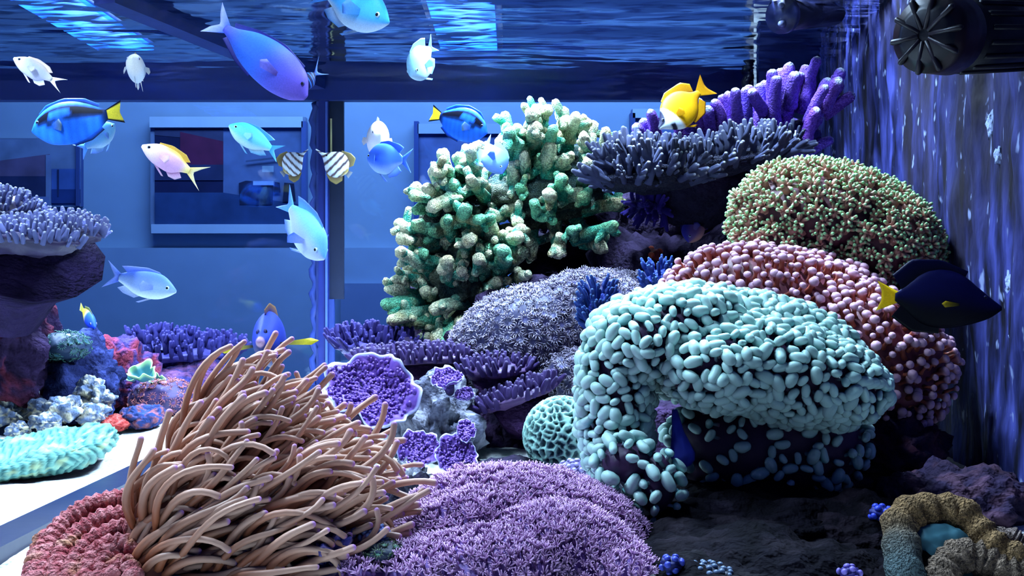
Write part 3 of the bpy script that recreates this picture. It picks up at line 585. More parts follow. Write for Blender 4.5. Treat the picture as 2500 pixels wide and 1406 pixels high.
# ------------------------------------------------------------------ grey-blue table coral
t = Thing('staghorn_table_coral', 'grey-blue table coral bristling with thin upright branchlets', 'coral', P(1680, 470, 1.17))
LH = [Lobe(1740, 414, 1.13, 200, 28, .05, -14), Lobe(1590, 424, 1.10, 110, 32, .05, 8), Lobe(1540, 445, 1.09, 75, 20, .04)]
lobes_of(t, LH, rgb(24, 26, 48), M['rough_coral'], .3, 140)
t.part('stalk', MB().add(*tube([P(1690, 480, 1.2), P(1700, 440, 1.17), P(1720, 390, 1.16)], [.05, .045, .06], 14, False)[:2], rgb(24, 22, 40)), M['rock'])
c1, c2 = rgb(206, 208, 222), rgb(84, 92, 136)
va = [branchlet(rg, c1 * rg.uniform(.85, 1.1), c2 * rg.uniform(.8, 1.15), rg.integers(3, 6), .5, .11) for k in range(8)]
p, n = scatter(LH, .0105, 15, face=-.6, cond=lambda p, n: n[:, 2] > -.75)
populate(t, 'branchlet', va, p, blend_up(n, .9), rg.uniform(.020, .034, len(p)), M['stick'], 16)

# ------------------------------------------------------------------ blue sprigs
for lb, lobes, cnt in (('small bright blue sprig coral at the edge of the cyan hammer coral', [Lobe(1462, 765, .90, 30, 55, .012)], 1), ('thin pale blue sprig coral above the grey button polyps', [Lobe(1610, 685, 1.0, 34, 26, .012, -30)], 1)):
    t = Thing('blue_sprig_coral', lb, 'coral', lobes[0].c, 'small blue sprig corals'); lobes_of(t, lobes, rgb(40, 60, 150), M['stick'], .2, 150)
    va = [branchlet(rg, rgb(120, 176, 240), rgb(54, 92, 200), 3, .35, .11) for k in range(4)]; p, n = scatter(lobes, .0058, 17, face=-.3)
    populate(t, 'branchlet', va, p, blend_up(n * .6, .8), rg.uniform(.013, .019, len(p)), M['stick'], 18)

# ------------------------------------------------------------------ thin purple plate corals with nubs
def plate_coral(label, lobes, c_plate, c_base, c_tip, size, spacing, seed, stalk=None, branchy=False, group='purple plate corals', maxparts=300):
    t = Thing('plate_coral', label, 'coral', lobes[0].c - np.array([0, 0, .03]), group); lobes_of(t, lobes, c_plate, M['flesh'], .3, seed, sub=4, name='plate')
    if stalk is not None: t.part('stalk', MB().add(*tube(stalk[0], stalk[1], 12, False)[:2], c_plate * .8), M['rock'])
    va = [branchlet(rg, c_tip * rg.uniform(.85, 1.1), c_base, 2, .4, .14) if branchy else nub(rg, c_tip * rg.uniform(.85, 1.1), c_base, 1.0, .24) for k in range(6)]
    p, n = scatter(lobes, spacing, seed, face=-.7, cond=lambda p, n: n[:, 2] > .02); populate(t, 'branchlet', va, p, blend_up(n, .8) + rg.normal(0, .12, n.shape), rg.uniform(.75, 1.15, len(p)) * size, M['stick'], seed, maxparts=maxparts); return t
PU, PB, PT = rgb(74, 48, 92), rgb(98, 72, 150), rgb(190, 170, 226)
plate_coral('deep purple bristly plate coral right of the corner post', [Lobe(915, 848, 1.20, 98, 22, .05, 4)], rgb(50, 40, 110), rgb(66, 54, 150), rgb(130, 116, 210), .019, .0085, 200, ([P(960, 910, 1.2), P(930, 855, 1.2)], [.02, .03]), True)
plate_coral('long violet plate coral with pale nubs below the deep purple one', [Lobe(1050, 872, 1.06, 185, 14, .05, -2), Lobe(920, 885, 1.03, 55, 14, .03, 4)], PU, PB, PT, .0105, .0058, 210, ([P(1080, 960, 1.08), P(1070, 880, 1.07)], [.03, .05]))
plate_coral('shorter violet plate coral overlapping the long one', [Lobe(1215, 905, 1.0, 84, 20, .035, -2)], PU, PB, PT, .0105, .0058, 220, ([P(1230, 975, 1.02), P(1220, 910, 1.0)], [.02, .03]))
plate_coral('lowest violet plate coral sloping above the dark cave', [Lobe(1262, 968, .97, 104, 16, .035, -19)], PU, PB, PT, .0105, .0056, 230, ([P(1280, 1040, 1.0), P(1270, 980, .98)], [.02, .03]))
plate_coral('distant dark purple bush coral left of the anemone, a mirror image built solid', [Lobe(455, 868, 1.45, 130, 22, .06, -3), Lobe(400, 850, 1.46, 80, 18, .05)], rgb(44, 40, 110), rgb(58, 54, 150), rgb(120, 112, 210), .024, .0105, 240, ([P(440, 950, 1.45), P(450, 870, 1.45)], [.03, .05]), True)  # reflection of the deep purple plate coral, built as a solid one
AB, AT = rgb(126, 132, 200), rgb(236, 238, 250)
plate_coral('pale lavender table coral with layered shelves at the left edge', [Lobe(-10, 520, 1.02, 105, 48, .06, 10), Lobe(110, 570, 1.00, 138, 26, .05, 2), Lobe(60, 590, .96, 130, 30, .04, 4), Lobe(180, 560, 1.04, 66, 26, .04, 6)], rgb(38, 28, 62), AB, AT, .0098, .0056, 250, ([P(20, 790, 1.06), P(30, 690, 1.04), P(50, 610, 1.02)], [.03, .05, .085]), group='table corals')

# ------------------------------------------------------------------ purple cup corals (curled plates with pale rims)
def cup(label, px, py, d, r, tilt, spin, seed, squash=.8):
    rg2 = np.random.default_rng(seed); t = Thing('cup_coral', label, 'coral', P(px, py, d), 'small purple cup corals'); nr, na = 26, 90; R = r * d / F
    ph = rg2.uniform(0, 6.28, 4)
    def fn(u, v, th=0.0):
        a = u * 2 * math.pi; w_ = 1 + .10 * np.sin(2 * a + ph[0]) + .05 * np.sin(5 * a + ph[1]) + .04 * np.sin(9 * a + ph[2]) + .03 * np.sin(16 * a + ph[3]); rr = v * R * w_
        z = R * (.30 * v ** 2.2 * (1 + .5 * np.sin(2 * a + ph[3])) + .10 * v ** 2 * np.sin(7 * a + ph[1])) - th; p = np.stack([rr * np.cos(a), rr * np.sin(a) * squash, z], 1)
        return p
    u, v = np.meshgrid(np.linspace(0, 1, na, endpoint=False), np.linspace(0.02, 1, nr), indexing='ij'); u = u.ravel(); v = v.ravel(); top = fn(u, v); nz = np.abs(vnoise(top / R * 9, seed)); top[:, 2] += R * .07 * nz * (v < .96); bot = fn(u, v, .05 * R)
    f = []
    for i in range(na):
        for j in range(nr - 1):
            k = (i + 1) % na; q = [i * nr + j, k * nr + j, k * nr + j + 1, i * nr + j + 1]; f.append(q); f.append([x + na * nr for x in q[::-1]])
        k = (i + 1) % na; f.append([i * nr + nr - 1, k * nr + nr - 1, k * nr + nr - 1 + na * nr, i * nr + nr - 1 + na * nr])
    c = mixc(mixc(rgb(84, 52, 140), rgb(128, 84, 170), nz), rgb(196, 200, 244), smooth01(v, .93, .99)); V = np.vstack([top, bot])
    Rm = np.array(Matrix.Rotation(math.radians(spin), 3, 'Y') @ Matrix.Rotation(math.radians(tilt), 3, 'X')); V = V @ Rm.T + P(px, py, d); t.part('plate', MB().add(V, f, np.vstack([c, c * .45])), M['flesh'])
    k = (v > .08) & (v < .9); idx = rg2.permutation(np.where(k)[0])[:int(420 * (r / 90) ** 1.2)]; va = [nub(rg2, rgb(150, 112, 196), rgb(96, 62, 150), .5, .32) for _ in range(3)]
    pts = V[:len(top)][idx]; nn = np.tile(Rm @ np.array([0, 0, 1.0]), (len(pts), 1)); populate(t, 'nub', va, pts, nn + rg2.normal(0, .15, nn.shape), rg2.uniform(.6, 1.1, len(pts)) * .0060 * (1 if r > 60 else .75), M['flesh'], seed, maxparts=300)
    t.part('stem', MB().add(*tube([P(px, py, d) - Rm @ np.array([0, 0, R * .9]) + np.array([0, .02, 0]), P(px, py, d)], [R * .25, R * .4], 10, False)[:2], rgb(50, 40, 84)), M['rock'])
cup('wide purple cup coral with a curled pale rim behind the anemone', 905, 965, .92, 112, 48, 8, 301, .95)
cup('purple cup coral at the top of the pale rock pillar', 1092, 930, .90, 44, 30, -4, 302)
cup('purple cup coral on the near left side of the rock pillar', 1022, 1100, .86, 48, 52, 12, 303, 1.2)
cup('purple cup coral lowest on the rock pillar', 1118, 1120, .85, 52, 50, -14, 304, 1.15)
cup('tiny upright purple cup coral above the lowest one', 1140, 1055, .86, 26, 40, -10, 305, 1.3)
cup('small purple cup coral tucked under the lowest violet plate', 1133, 965, .90, 24, 50, 0, 306)

# ------------------------------------------------------------------ brain corals
def brain(label, px, py, d, rx, ry, rd, cells, depth, c_r, c_p, seed, stretch=(1, 1, 1), sub=6, rot=0):
    l = Lobe(px, py, d, rx, ry, rd, rot); q, f = ico(sub); rg2 = np.random.default_rng(seed); pts = nrm(rg2.normal(size=(cells * 4, 3))); keep = []
    mind = math.sqrt(4 * math.pi / cells) * .72
    for x in pts:
        if all(np.linalg.norm(x - k) > mind for k in keep): keep.append(x)
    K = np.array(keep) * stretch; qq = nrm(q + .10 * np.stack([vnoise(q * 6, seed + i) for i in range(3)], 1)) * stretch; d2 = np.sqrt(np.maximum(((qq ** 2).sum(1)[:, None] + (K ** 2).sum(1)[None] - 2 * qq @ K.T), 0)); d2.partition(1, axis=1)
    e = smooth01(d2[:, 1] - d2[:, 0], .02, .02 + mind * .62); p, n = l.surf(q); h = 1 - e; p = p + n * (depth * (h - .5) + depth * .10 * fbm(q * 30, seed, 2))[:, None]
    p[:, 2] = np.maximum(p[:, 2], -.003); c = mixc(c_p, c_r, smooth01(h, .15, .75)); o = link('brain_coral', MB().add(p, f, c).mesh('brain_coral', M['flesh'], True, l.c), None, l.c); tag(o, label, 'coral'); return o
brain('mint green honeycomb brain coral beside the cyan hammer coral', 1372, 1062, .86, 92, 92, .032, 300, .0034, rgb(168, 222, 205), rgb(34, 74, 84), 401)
def ridged(label, px, py, d, rx, ry, rd, seed, rot):
    l = Lobe(px, py, d, rx, ry, rd, rot); q, f = ico(6); p, n = l.surf(q); wv = np.sin((q[:, 0] * 66 + 9 * vnoise(q * 2.6, seed) + q[:, 1] * 30)) * .5 + .5
    p = p + n * (.0020 * wv + .006 * fbm(q * 2.5, seed + 3, 2) + .0012 * fbm(q * 40, seed + 5, 2))[:, None]; p[:, 2] = np.maximum(p[:, 2], -.003)
    c = mixc(rgb(44, 108, 108), rgb(120, 180, 164), smooth01(wv, .1, .7)); c = mixc(c, rgb(200, 214, 150), np.clip(vnoise(q * 9, seed + 8) - .15, 0, .6)); o = link('ridged_plate_coral', MB().add(p, f, c).mesh('ridged_plate_coral', M['flesh'], True, l.c), None, l.c); tag(o, label, 'coral')
ridged('flat turquoise ridged coral lying on the white sand', 60, 1118, .90, 205, 48, .10, 7, -12)

# ------------------------------------------------------------------ red lobed brain coral
t = Thing('lobed_brain_coral', 'brick-red lobed brain coral with beaded ridges in the lower left corner', 'coral', P(220, 1400, .60))
LD = [Lobe(240, 1345, .592, 112, 82, .018, -20), Lobe(165, 1400, .578, 66, 66, .012)]
lobes_of(t, LD, rgb(60, 24, 34), M['rough_coral'], .1, 160)
ridges = [[(95, 1420), (110, 1340), (150, 1280), (210, 1235), (290, 1215), (335, 1222)], [(130, 1420), (150, 1350), (190, 1300), (250, 1262), (320, 1255)], [(165, 1420), (185, 1360), (225, 1318), (285, 1290), (330, 1290)],
          [(205, 1420), (215, 1375), (235, 1342), (258, 1345)], [(240, 1420), (252, 1380), (268, 1352)], [(262, 1330), (300, 1325), (330, 1340)], [(270, 1410), (285, 1378), (315, 1378), (325, 1410)], [(78, 1420), (88, 1370), (110, 1310)], [(325, 1215), (345, 1235), (350, 1260)]]
for k, r_ in enumerate(ridges):
    pts = np.array([P(x, y, .546 + .00026 * (1400 - y)) for x, y in r_]); s = np.linspace(0, len(pts) - 1, 40); pth = np.stack([np.interp(s, np.arange(len(pts)), pts[:, i]) for i in range(3)], 1)
    for _ in range(4): pth[1:-1] = (pth[:-2] + 2 * pth[1:-1] + pth[2:]) / 4
    L = np.linalg.norm(np.diff(pth, axis=0), axis=1).sum(); n_ = max(24, int(L / .0013)); ss = np.linspace(0, 39, n_); pth = np.stack([np.interp(ss, np.arange(40), pth[:, i]) for i in range(3)], 1)
    rad = .0056 * (1 + .16 * np.sin(np.linspace(0, L / .0050 * 6.28, n_))); V, f, tt = tube(pth, rad, 14, True, True); ctr = np.vstack([np.repeat(pth[:1], 3, 0), pth, np.repeat(pth[-1:], 3, 0)]); nz = fbm(V * 380, k, 2)
    V = V + nrm(V - np.repeat(ctr, 14, 0)) * (nz * .0005)[:, None]; c = mixc(rgb(150, 60, 66), rgb(205, 128, 128), smooth01(nz, -.4, .7)); c = mixc(c, rgb(196, 150, 92), np.clip(vnoise(V * 120, 2) - .3, 0, .6)); t.part('ridge', MB().add(V, f, c), M['stick'])

# ------------------------------------------------------------------ tan folded brain coral, lower right
t = Thing('folded_brain_coral', 'tan folded brain coral with teal centre in the lower right corner', 'coral', P(2340, 1406, .60))
lobes_of(t, [Lobe(2330, 1375, .580, 135, 110, .015, 14), Lobe(2300, 1365, .566, 95, 85, .012, 10)], rgb(70, 120, 130), M['flesh'], .12, 170)
for k, (c, r, pts_) in enumerate([(rgb(176, 138, 92), .0102, [(2215, 1420), (2200, 1330), (2195, 1275), (2230, 1248), (2290, 1246), (2340, 1250), (2390, 1300), (2425, 1340), (2480, 1375)]), (rgb(172, 146, 122), .0092, [(2290, 1425), (2310, 1380), (2350, 1352), (2400, 1365), (2450, 1392), (2500, 1400)]), (rgb(150, 130, 120), .0075, [(2420, 1330), (2460, 1318), (2510, 1345)])]):
    pts = np.array([P(x, y, .545 + .0002 * (1406 - y)) for x, y in pts_]); s = np.linspace(0, len(pts) - 1, 90); pth = np.stack([np.interp(s, np.arange(len(pts)), pts[:, i]) for i in range(3)], 1)
    for _ in range(10): pth[1:-1] = (pth[:-2] + 2 * pth[1:-1] + pth[2:]) / 4
    rad = r * (1 + .09 * np.sin(np.linspace(0, 60, 90)) + .05 * np.sin(np.linspace(0, 23, 90))); V, f, tt = tube(pth, rad, 16, True, True); nz = fbm(V * 200, k + 5, 3); ctr = np.vstack([np.repeat(pth[:1], 3, 0), pth, np.repeat(pth[-1:], 3, 0)])
    V = V + nrm(V - np.repeat(ctr, 16, 0)) * (nz * .0012)[:, None]; cc = mixc(c * .6, c, smooth01(nz, -.5, .5)); cc = mixc(cc, rgb(96, 116, 116), smooth01(1 - tt, .7, .95) if k == 0 else 0 * tt); t.part('lip', MB().add(V, f, cc), M['rough_coral'])

# ------------------------------------------------------------------ small corals
t = Thing('fluted_coral', 'yellow-green fluted coral with wavy open rim among the distant rocks', 'coral', P(350, 930, 1.26))
def flute(px, py, d, r, seed):
    ph = np.random.default_rng(seed).uniform(0, 6, 3); na, nr = 60, 10; u, v = np.meshgrid(np.linspace(0, 1, na, endpoint=False), np.linspace(0, 1, nr), indexing='ij'); u = u.ravel() * 6.283; v = v.ravel(); R = r * d / F
    rr = R * (.35 + .65 * v ** .8) * (1 + .22 * v * np.sin(3 * u + ph[0]) + .12 * v * np.sin(7 * u + ph[1])); z = R * (-.7 + .9 * v + .18 * v * np.sin(5 * u + ph[2])); th = .09 * R
    A = np.stack([rr * np.cos(u), rr * np.sin(u) * .9, z], 1); B = np.stack([(rr - th) * np.cos(u), (rr - th) * np.sin(u) * .9, z + .02 * R], 1); f = []
    for i in range(na):
        k = (i + 1) % na
        for j in range(nr - 1): q = [i * nr + j, k * nr + j, k * nr + j + 1, i * nr + j + 1]; f.append(q); f.append([x + na * nr for x in q[::-1]])
        f.append([i * nr + nr - 1, k * nr + nr - 1, k * nr + nr - 1 + na * nr, i * nr + nr - 1 + na * nr])
    Rm = np.array(Matrix.Rotation(math.radians(35), 3, 'X')); V = np.vstack([A, B]) @ Rm.T + P(px, py, d); c = mixc(rgb(60, 130, 140), rgb(190, 235, 170), smooth01(v, .55, 1)); return MB().add(V, f, np.vstack([c, c * .8]))
t.part('cup', flute(348, 908, 1.24, 34, 1), M['tip']); t.part('cup', flute(382, 926, 1.26, 18, 2), M['tip']); t.part('cup', flute(322, 920, 1.25, 17, 3), M['tip'])
def daisies(label, name, lobes, spacing, size, c1, c3, cb, seed, group=None):
    t = Thing(name, label, 'coral', lobes[0].c, group); lobes_of(t, lobes, cb, M['flesh'], .15, seed); va = [daisy(rg, c1 * rg.uniform(.8, 1.1), c3, 12) for _ in range(4)]
    p, n = scatter(lobes, spacing, seed, face=-.1); populate(t, 'polyp', va, p, n, rg.uniform(.85, 1.15, len(p)) * size, M['tip'], seed); return t
daisies('rusty pink button polyps on the low rock left of the anemone', 'button_polyp_colony', [Lobe(400, 975, 1.27, 78, 50, .04)], .0115, .0080, rgb(206, 120, 120), rgb(90, 60, 110), rgb(60, 46, 90), 501)
daisies('tiny green-centred button polyps in front of the lavender coral', 'button_polyp_colony', [Lobe(935, 1345, .562, 48, 22, .012)], .0062, .0042, rgb(120, 140, 110), rgb(40, 110, 80), rgb(40, 50, 70), 502)
daisies('small dark green polyps on the dark blue rock', 'button_polyp_colony', [Lobe(160, 845, 1.15, 55, 34, .03)], .0105, .0075, rgb(90, 150, 140), rgb(40, 80, 100), rgb(30, 50, 80), 503)
t = Thing('ball_polyp_colony', 'cluster of tiny blue bead polyps beside the lavender coral', 'coral', P(915, 1320, .60)); l = [Lobe(915, 1306, .575, 34, 20, .012)]; lobes_of(t, l, rgb(60, 70, 140), M['flesh'], .1, 510)
p, n = scatter(l, .0036, 510); populate(t, 'polyp', [knob(rg, rgb(140, 165, 225), rgb(70, 80, 150), .6) for _ in range(3)], p, n, .0044, M['tip'], 511)
t = Thing('purple_encrusting_coral', 'lumpy grey-violet crust at the foot of the honeycomb brain coral', 'coral', P(1400, 1160, .80)); l = [Lobe(1400, 1150, .80, 36, 26, .014)]; lobes_of(t, l, rgb(96, 84, 140), M['flesh'], .2, 520)
p, n = scatter(l, .0045, 520); populate(t, 'polyp', [knob(rg, rgb(168, 158, 210), rgb(90, 80, 140), .5) for _ in range(3)], p, n, .0048, M['tip'], 521)

for lb, nm, x, y, d, rx, ry, c1_, c2_, s_ in (('small bright blue crust left of the tan folded brain coral', 'blue_encrusting_coral', 2150, 1252, .62, 26, 15, rgb(70, 90, 235), rgb(30, 36, 120), 530), ('small violet crust at the bottom edge in the dark corner', 'violet_encrusting_coral', 2075, 1400, .545, 24, 16, rgb(150, 130, 225), rgb(50, 40, 120), 532),
        ('blue knobbly crust at the lower right foot of the lavender coral', 'blue_encrusting_coral', 1640, 1378, .545, 26, 18, rgb(70, 84, 200), rgb(30, 34, 100), 534), ('greyish knobbly crust at the bottom edge beside the blue one', 'grey_encrusting_coral', 1725, 1398, .545, 60, 18, rgb(100, 120, 150), rgb(40, 44, 60), 536),
        ('orange-red sponge lump in the dark recess under the table coral', 'sponge', 1592, 628, 1.22, 24, 20, rgb(200, 84, 54), rgb(110, 34, 34), 538)):
    t = Thing(nm, lb, 'sponge' if nm == 'sponge' else 'coral', P(x, y + ry, d)); l = [Lobe(x, y, d, rx, ry, rx * d / F)]; lobes_of(t, l, c2_, M['flesh'], .25, s_)
    p, n = scatter(l, .0042 * d / .6, s_); populate(t, 'polyp', [knob(rg, c1_, c2_, .5) for _ in range(3)], p, n, .0046 * d / .6, M['tip'], s_)
t = Thing('violet_sprig_coral', 'deep violet sprig coral hanging under the table coral', 'coral', P(1590, 500, 1.18)); l = [Lobe(1590, 505, 1.18, 52, 16, .02, 10)]; lobes_of(t, l, rgb(40, 26, 110), M['stick'], .2, 540)
p, n = scatter(l, .0085, 540, face=-.4); populate(t, 'branchlet', [branchlet(rg, rgb(110, 84, 230), rgb(60, 40, 160), 2, .5, .14) for _ in range(4)], p, blend_up(n, .5), rg.uniform(.014, .022, len(p)), M['stick'], 541)
# ------------------------------------------------------------------ fish
def curve(pts, x):
    pts = np.array(pts, float); xs, ys = pts[:, 0], pts[:, 1]; m = np.gradient(ys, xs); i = np.clip(np.searchsorted(xs, x) - 1, 0, len(xs) - 2); h = xs[i + 1] - xs[i]; t = np.clip((x - xs[i]) / h, 0, 1)
    return ys[i] * (2 * t ** 3 - 3 * t ** 2 + 1) + m[i] * h * (t ** 3 - 2 * t ** 2 + t) + ys[i + 1] * (-2 * t ** 3 + 3 * t ** 2) + m[i + 1] * h * (t ** 3 - t ** 2)
def body_mesh(sp, colf, n=54, m=32):
    x0, x1 = sp['top'][0][0], sp['top'][-1][0]; s = np.linspace(0, 1, n); x = x0 + (x1 - x0) * (1 - (1 - s) ** 1.6)
    tp, bt, wd = curve(sp['top'], x), curve(sp['bot'], x), np.maximum(curve(sp['wid'], x), .002); V, C = [], []
    a = np.linspace(0, 2 * math.pi, m, endpoint=False); zc, hz = (tp + bt) / 2, np.maximum((tp - bt) / 2, .003)
    X = np.repeat(x, m); Y = np.outer(wd, np.sign(np.sin(a)) * np.abs(np.sin(a)) ** 1.15).ravel(); v = np.tile(np.cos(a), n); Z = np.repeat(zc, m) + np.repeat(hz, m) * v
    bend = sp.get('bend', 0); Y = Y + bend * np.clip(.55 - X, 0, 1) ** 2
    f = [[i * m + j, (i + 1) * m + j, (i + 1) * m + (j + 1) % m, i * m + (j + 1) % m] for i in range(n - 1) for j in range(m)]; f += [list(range(m)), [(n - 1) * m + j for j in range(m)][::-1]]
    return MB().add(np.stack([X, Y, Z], 1), f, np.clip(colf(X, v, Z), 0, 1))
def fin(base, edge, colf, nx=14, ny=6, th=.007, bend=0.0, place=None):
    """thin fin between a base line and an outer edge (side-view points), with rays as ripples"""
    def samp(p, n):
        p = np.array(p, float); d = np.r_[0, np.cumsum(np.linalg.norm(np.diff(p, axis=0), axis=1))]; d /= d[-1]; q = np.linspace(0, 1, n); return np.stack([np.interp(q, d, p[:, k]) for k in (0, 1)], 1)
    A, B = samp(base, nx), samp(edge, nx); V, C = [], []
    for side in (1, -1):
        for i in range(nx):
            for j in range(ny):
                v = j / (ny - 1); q = A[i] * (1 - v) + B[i] * v; y = side * th * (1 - .8 * v) * (.6 + .4 * (i % 2)); x_ = q[0]; V.append([x_, y + bend * max(0, .55 - x_) ** 2, q[1]]); C.append(colf(i / (nx - 1), v))
    f = []; o = nx * ny
    for i in range(nx - 1):
        for j in range(ny - 1): q = [i * ny + j, (i + 1) * ny + j, (i + 1) * ny + j + 1, i * ny + j + 1]; f.append(q); f.append([k + o for k in q[::-1]])
        f.append([i * ny + ny - 1, (i + 1) * ny + ny - 1, (i + 1) * ny + ny - 1 + o, i * ny + ny - 1 + o])
    V = np.array(V)
    if place is not None: V = place(V)
    return MB().add(V, f, np.clip(np.array(C), 0, 1))
def rot_out(hinge, ang, side, drop=0.0):
    """swing a fin about its hinge (x, y, z) away from the flank"""
    def g(V):
        q = V - np.array([hinge[0], 0, hinge[2]]); a = math.radians(ang) * side; X = q[:, 0] * math.cos(a) - q[:, 1] * math.sin(a); L = np.abs(q[:, 0]); Y = L * math.sin(abs(a)) * side + q[:, 1] * math.cos(a)
        return np.stack([hinge[0] + q[:, 0] * math.cos(a), hinge[1] * side + Y, hinge[2] + q[:, 2] - drop * L], 1)
    return g
def fish(name, label, group, nose, tail, colf, sp, fins, eye, up=(0, 0, 1), pect=None, peye=None):
    a = P(*nose); b = P(*tail); L = np.linalg.norm(a - b); x = nrm(a - b); z = np.array(up, float); z = nrm(z - x * (z @ x)); y = np.cross(z, x)
    root = bpy.data.objects.new(name, None); COL.objects.link(root); root.empty_display_size = .2; tag(root, label, 'fish', group)
    m4 = np.eye(4); m4[:3, 0] = x * L; m4[:3, 1] = y * L; m4[:3, 2] = z * L; m4[:3, 3] = b; root.matrix_world = Matrix(m4.tolist()); bd = sp.get('bend', 0)
    link('body', body_mesh(sp, colf).mesh('body', M['fish']), root)
    for nm, base, edge, cf in fins: link(nm, fin(base, edge, cf, bend=bd).mesh(nm, M['fin']), root)
    if pect:
        bx, bz, ln, ht, ang, cf = pect; wy = float(np.interp(bx, [q[0] for q in sp['wid']], [q[1] for q in sp['wid']])) * .92
        for s in (1, -1): link('pectoral_fin', fin([(bx, bz - ht * .18), (bx, bz + ht * .18)], [(bx - ln * .8, bz - ht * .6), (bx - ln, bz), (bx - ln * .8, bz + ht * .5)], cf, 9, 5, .005, place=rot_out((bx, wy, bz), ang, s)).mesh('pectoral_fin', M['fin']), root)
    ex, ez, er, ec = eye; wy = float(np.interp(ex, [q[0] for q in sp['wid']], [q[1] for q in sp['wid']])); q, f = ico(3); tpv = float(curve(sp['top'], np.array([ex]))[0]); btv = float(curve(sp['bot'], np.array([ex]))[0]); v = np.clip((ez - (tpv + btv) / 2) / ((tpv - btv) / 2), -1, 1); wy *= (1 - v * v) ** .55
    for s in (1, -1):
        e = link('eye', MB().add(q * [er, er * .5, er] + [ex, s * (wy - er * .1), ez], f, ec).mesh('eye', M['fish']), root)
        link('pupil', MB().add(q * [er * .62, er * .3, er * .62] + [ex, s * (wy + er * .24), ez], f, (.004, .004, .012)).mesh('pupil', M['fish']), e)
    return root
K = lambda c: (lambda u, v: c)
G = lambda a, b: (lambda u, v: np.asarray(a) * (1 - v) + np.asarray(b) * v)
def oval(h, w=.5, zb=0.0, tb=.20, ped=.05, hb=1.0):
    """damsel-like body: peduncle at x=tb, nose at x=1; h = depth, w = thickness as a share of depth"""
    top = [(tb, ped), (tb + .12, ped + .16 * h), (.45, .42 * h), (.65, .5 * h), (.82, .42 * h), (.93, .22 * h), (1, .02)]; bot = [(tb, -ped), (tb + .12, -ped - .14 * h), (.45, -.44 * h * hb), (.65, -.5 * h * hb), (.82, -.40 * h * hb), (.93, -.22 * h), (1, -.02)]
    wid = [(tb, .018), (tb + .12, .04), (.5, h * w * .44), (.7, h * w * .5), (.85, h * w * .42), (.94, h * w * .25), (1, .012)]; return dict(top=[(a, b + zb) for a, b in top], bot=[(a, b + zb) for a, b in bot], wid=wid)
def chromis(label, nose, tail, back, mid, belly, finc, h=.40, up=(0, 0, 1), bend=0.0, fork=.17, pang=35, w=.5):
    sp = oval(h, w); sp['bend'] = bend
    def cf(X, v, Z): 
        c = mixc(mid, back, smooth01(v, -.1, .8)); c = mixc(c, belly, smooth01(-v, .25, .9)); sc_ = .5 + .5 * np.sin(X * 120) * np.sin(v * 14); return c * (1 - .06 * sc_)[:, None]
    e2 = np.asarray(finc) * .8
    fins = [('tail_fin', [(.23, -.045), (.21, 0), (.23, .045)], [(0, -fork), (.06, -fork * .55), (.14, 0), (.06, fork * .55), (0, fork)], G(np.asarray(back) * .9, finc)),
            ('dorsal_fin', [(.30, .10 * h + .05), (.45, .41 * h), (.60, .49 * h), (.76, .46 * h)], [(.20, .30 * h + .05), (.30, .50 * h), (.55, .60 * h), (.72, .54 * h)], G(back, e2)),
            ('anal_fin', [(.30, -.10 * h - .05), (.42, -.40 * h), (.54, -.47 * h)], [(.21, -.30 * h - .03), (.30, -.52 * h), (.46, -.60 * h)], G(belly, e2)),
            ('pelvic_fin', [(.66, -.48 * h), (.71, -.47 * h)], [(.50, -.72 * h), (.54, -.73 * h)], G(belly, finc))]
    return fish('chromis', label, 'small schooling damselfish', nose, tail, cf, sp, fins, (.89, .06 * h, .028, (.55, .75, .9)), up, (.72, -.05 * h, .20, .14, pang, G(mid, finc)))
SK, CY, BL, WH = rgb(96, 190, 232), rgb(120, 225, 240), rgb(70, 120, 230), rgb(225, 240, 250)
chromis('turquoise chromis facing left in front of the large framed print', (559, 306, 1.12), (686, 376, 1.14), rgb(70, 180, 220), rgb(110, 205, 228), rgb(190, 225, 240), rgb(110, 190, 235))
chromis('bright blue chromis cut off by the top edge of the picture', (949, 56, .98), (768, -30, 1.02), rgb(60, 170, 250), rgb(80, 180, 245), rgb(200, 225, 250), rgb(120, 180, 245), h=.42)
chromis('small pale chromis swimming down near the blue ripples', (1002, 186, 1.10), (1062, 103, 1.14), rgb(150, 205, 235), rgb(170, 215, 240), rgb(200, 230, 245), rgb(140, 190, 235), h=.56)
chromis('chromis half hidden behind the left blue tang', (280, 304, 1.22), (190, 372, 1.18), rgb(100, 165, 215), rgb(120, 180, 220), rgb(165, 205, 232), rgb(130, 165, 235), h=.44)
chromis('grey-blue chromis facing right alone above the distant purple bush', (430, 712, 1.05), (256, 668, 1.05), rgb(90, 125, 225), rgb(140, 165, 225), rgb(215, 228, 250), rgb(165, 185, 245), h=.37, fork=.19)
chromis('silver-blue chromis diving beside the corner post', (792, 632, .98), (690, 478, 1.02), rgb(110, 180, 240), rgb(165, 180, 225), rgb(200, 215, 240), rgb(110, 150, 235), h=.44, fork=.17, pang=65)
chromis('royal blue chromis facing left under the small white fish', (897, 385, 1.20), (1006, 392, 1.16), rgb(50, 95, 225), rgb(70, 120, 230), rgb(150, 185, 240), rgb(90, 130, 235), h=.52, fork=.2, pang=50)
chromis('slate-blue fish hovering before the top of the green coral', (1226, 424, 1.14), (1180, 335, 1.17), rgb(70, 105, 200), rgb(90, 130, 215), rgb(120, 160, 230), rgb(80, 120, 220), h=.50, up=(1, 0, .35))
chromis('small dim fish resting in the dark hollow under the table coral', (1682, 592, 1.16), (1708, 512, 1.19), rgb(60, 60, 170), rgb(110, 90, 150), rgb(190, 140, 130), rgb(80, 80, 180), h=.5, up=(-1, 0, .2))
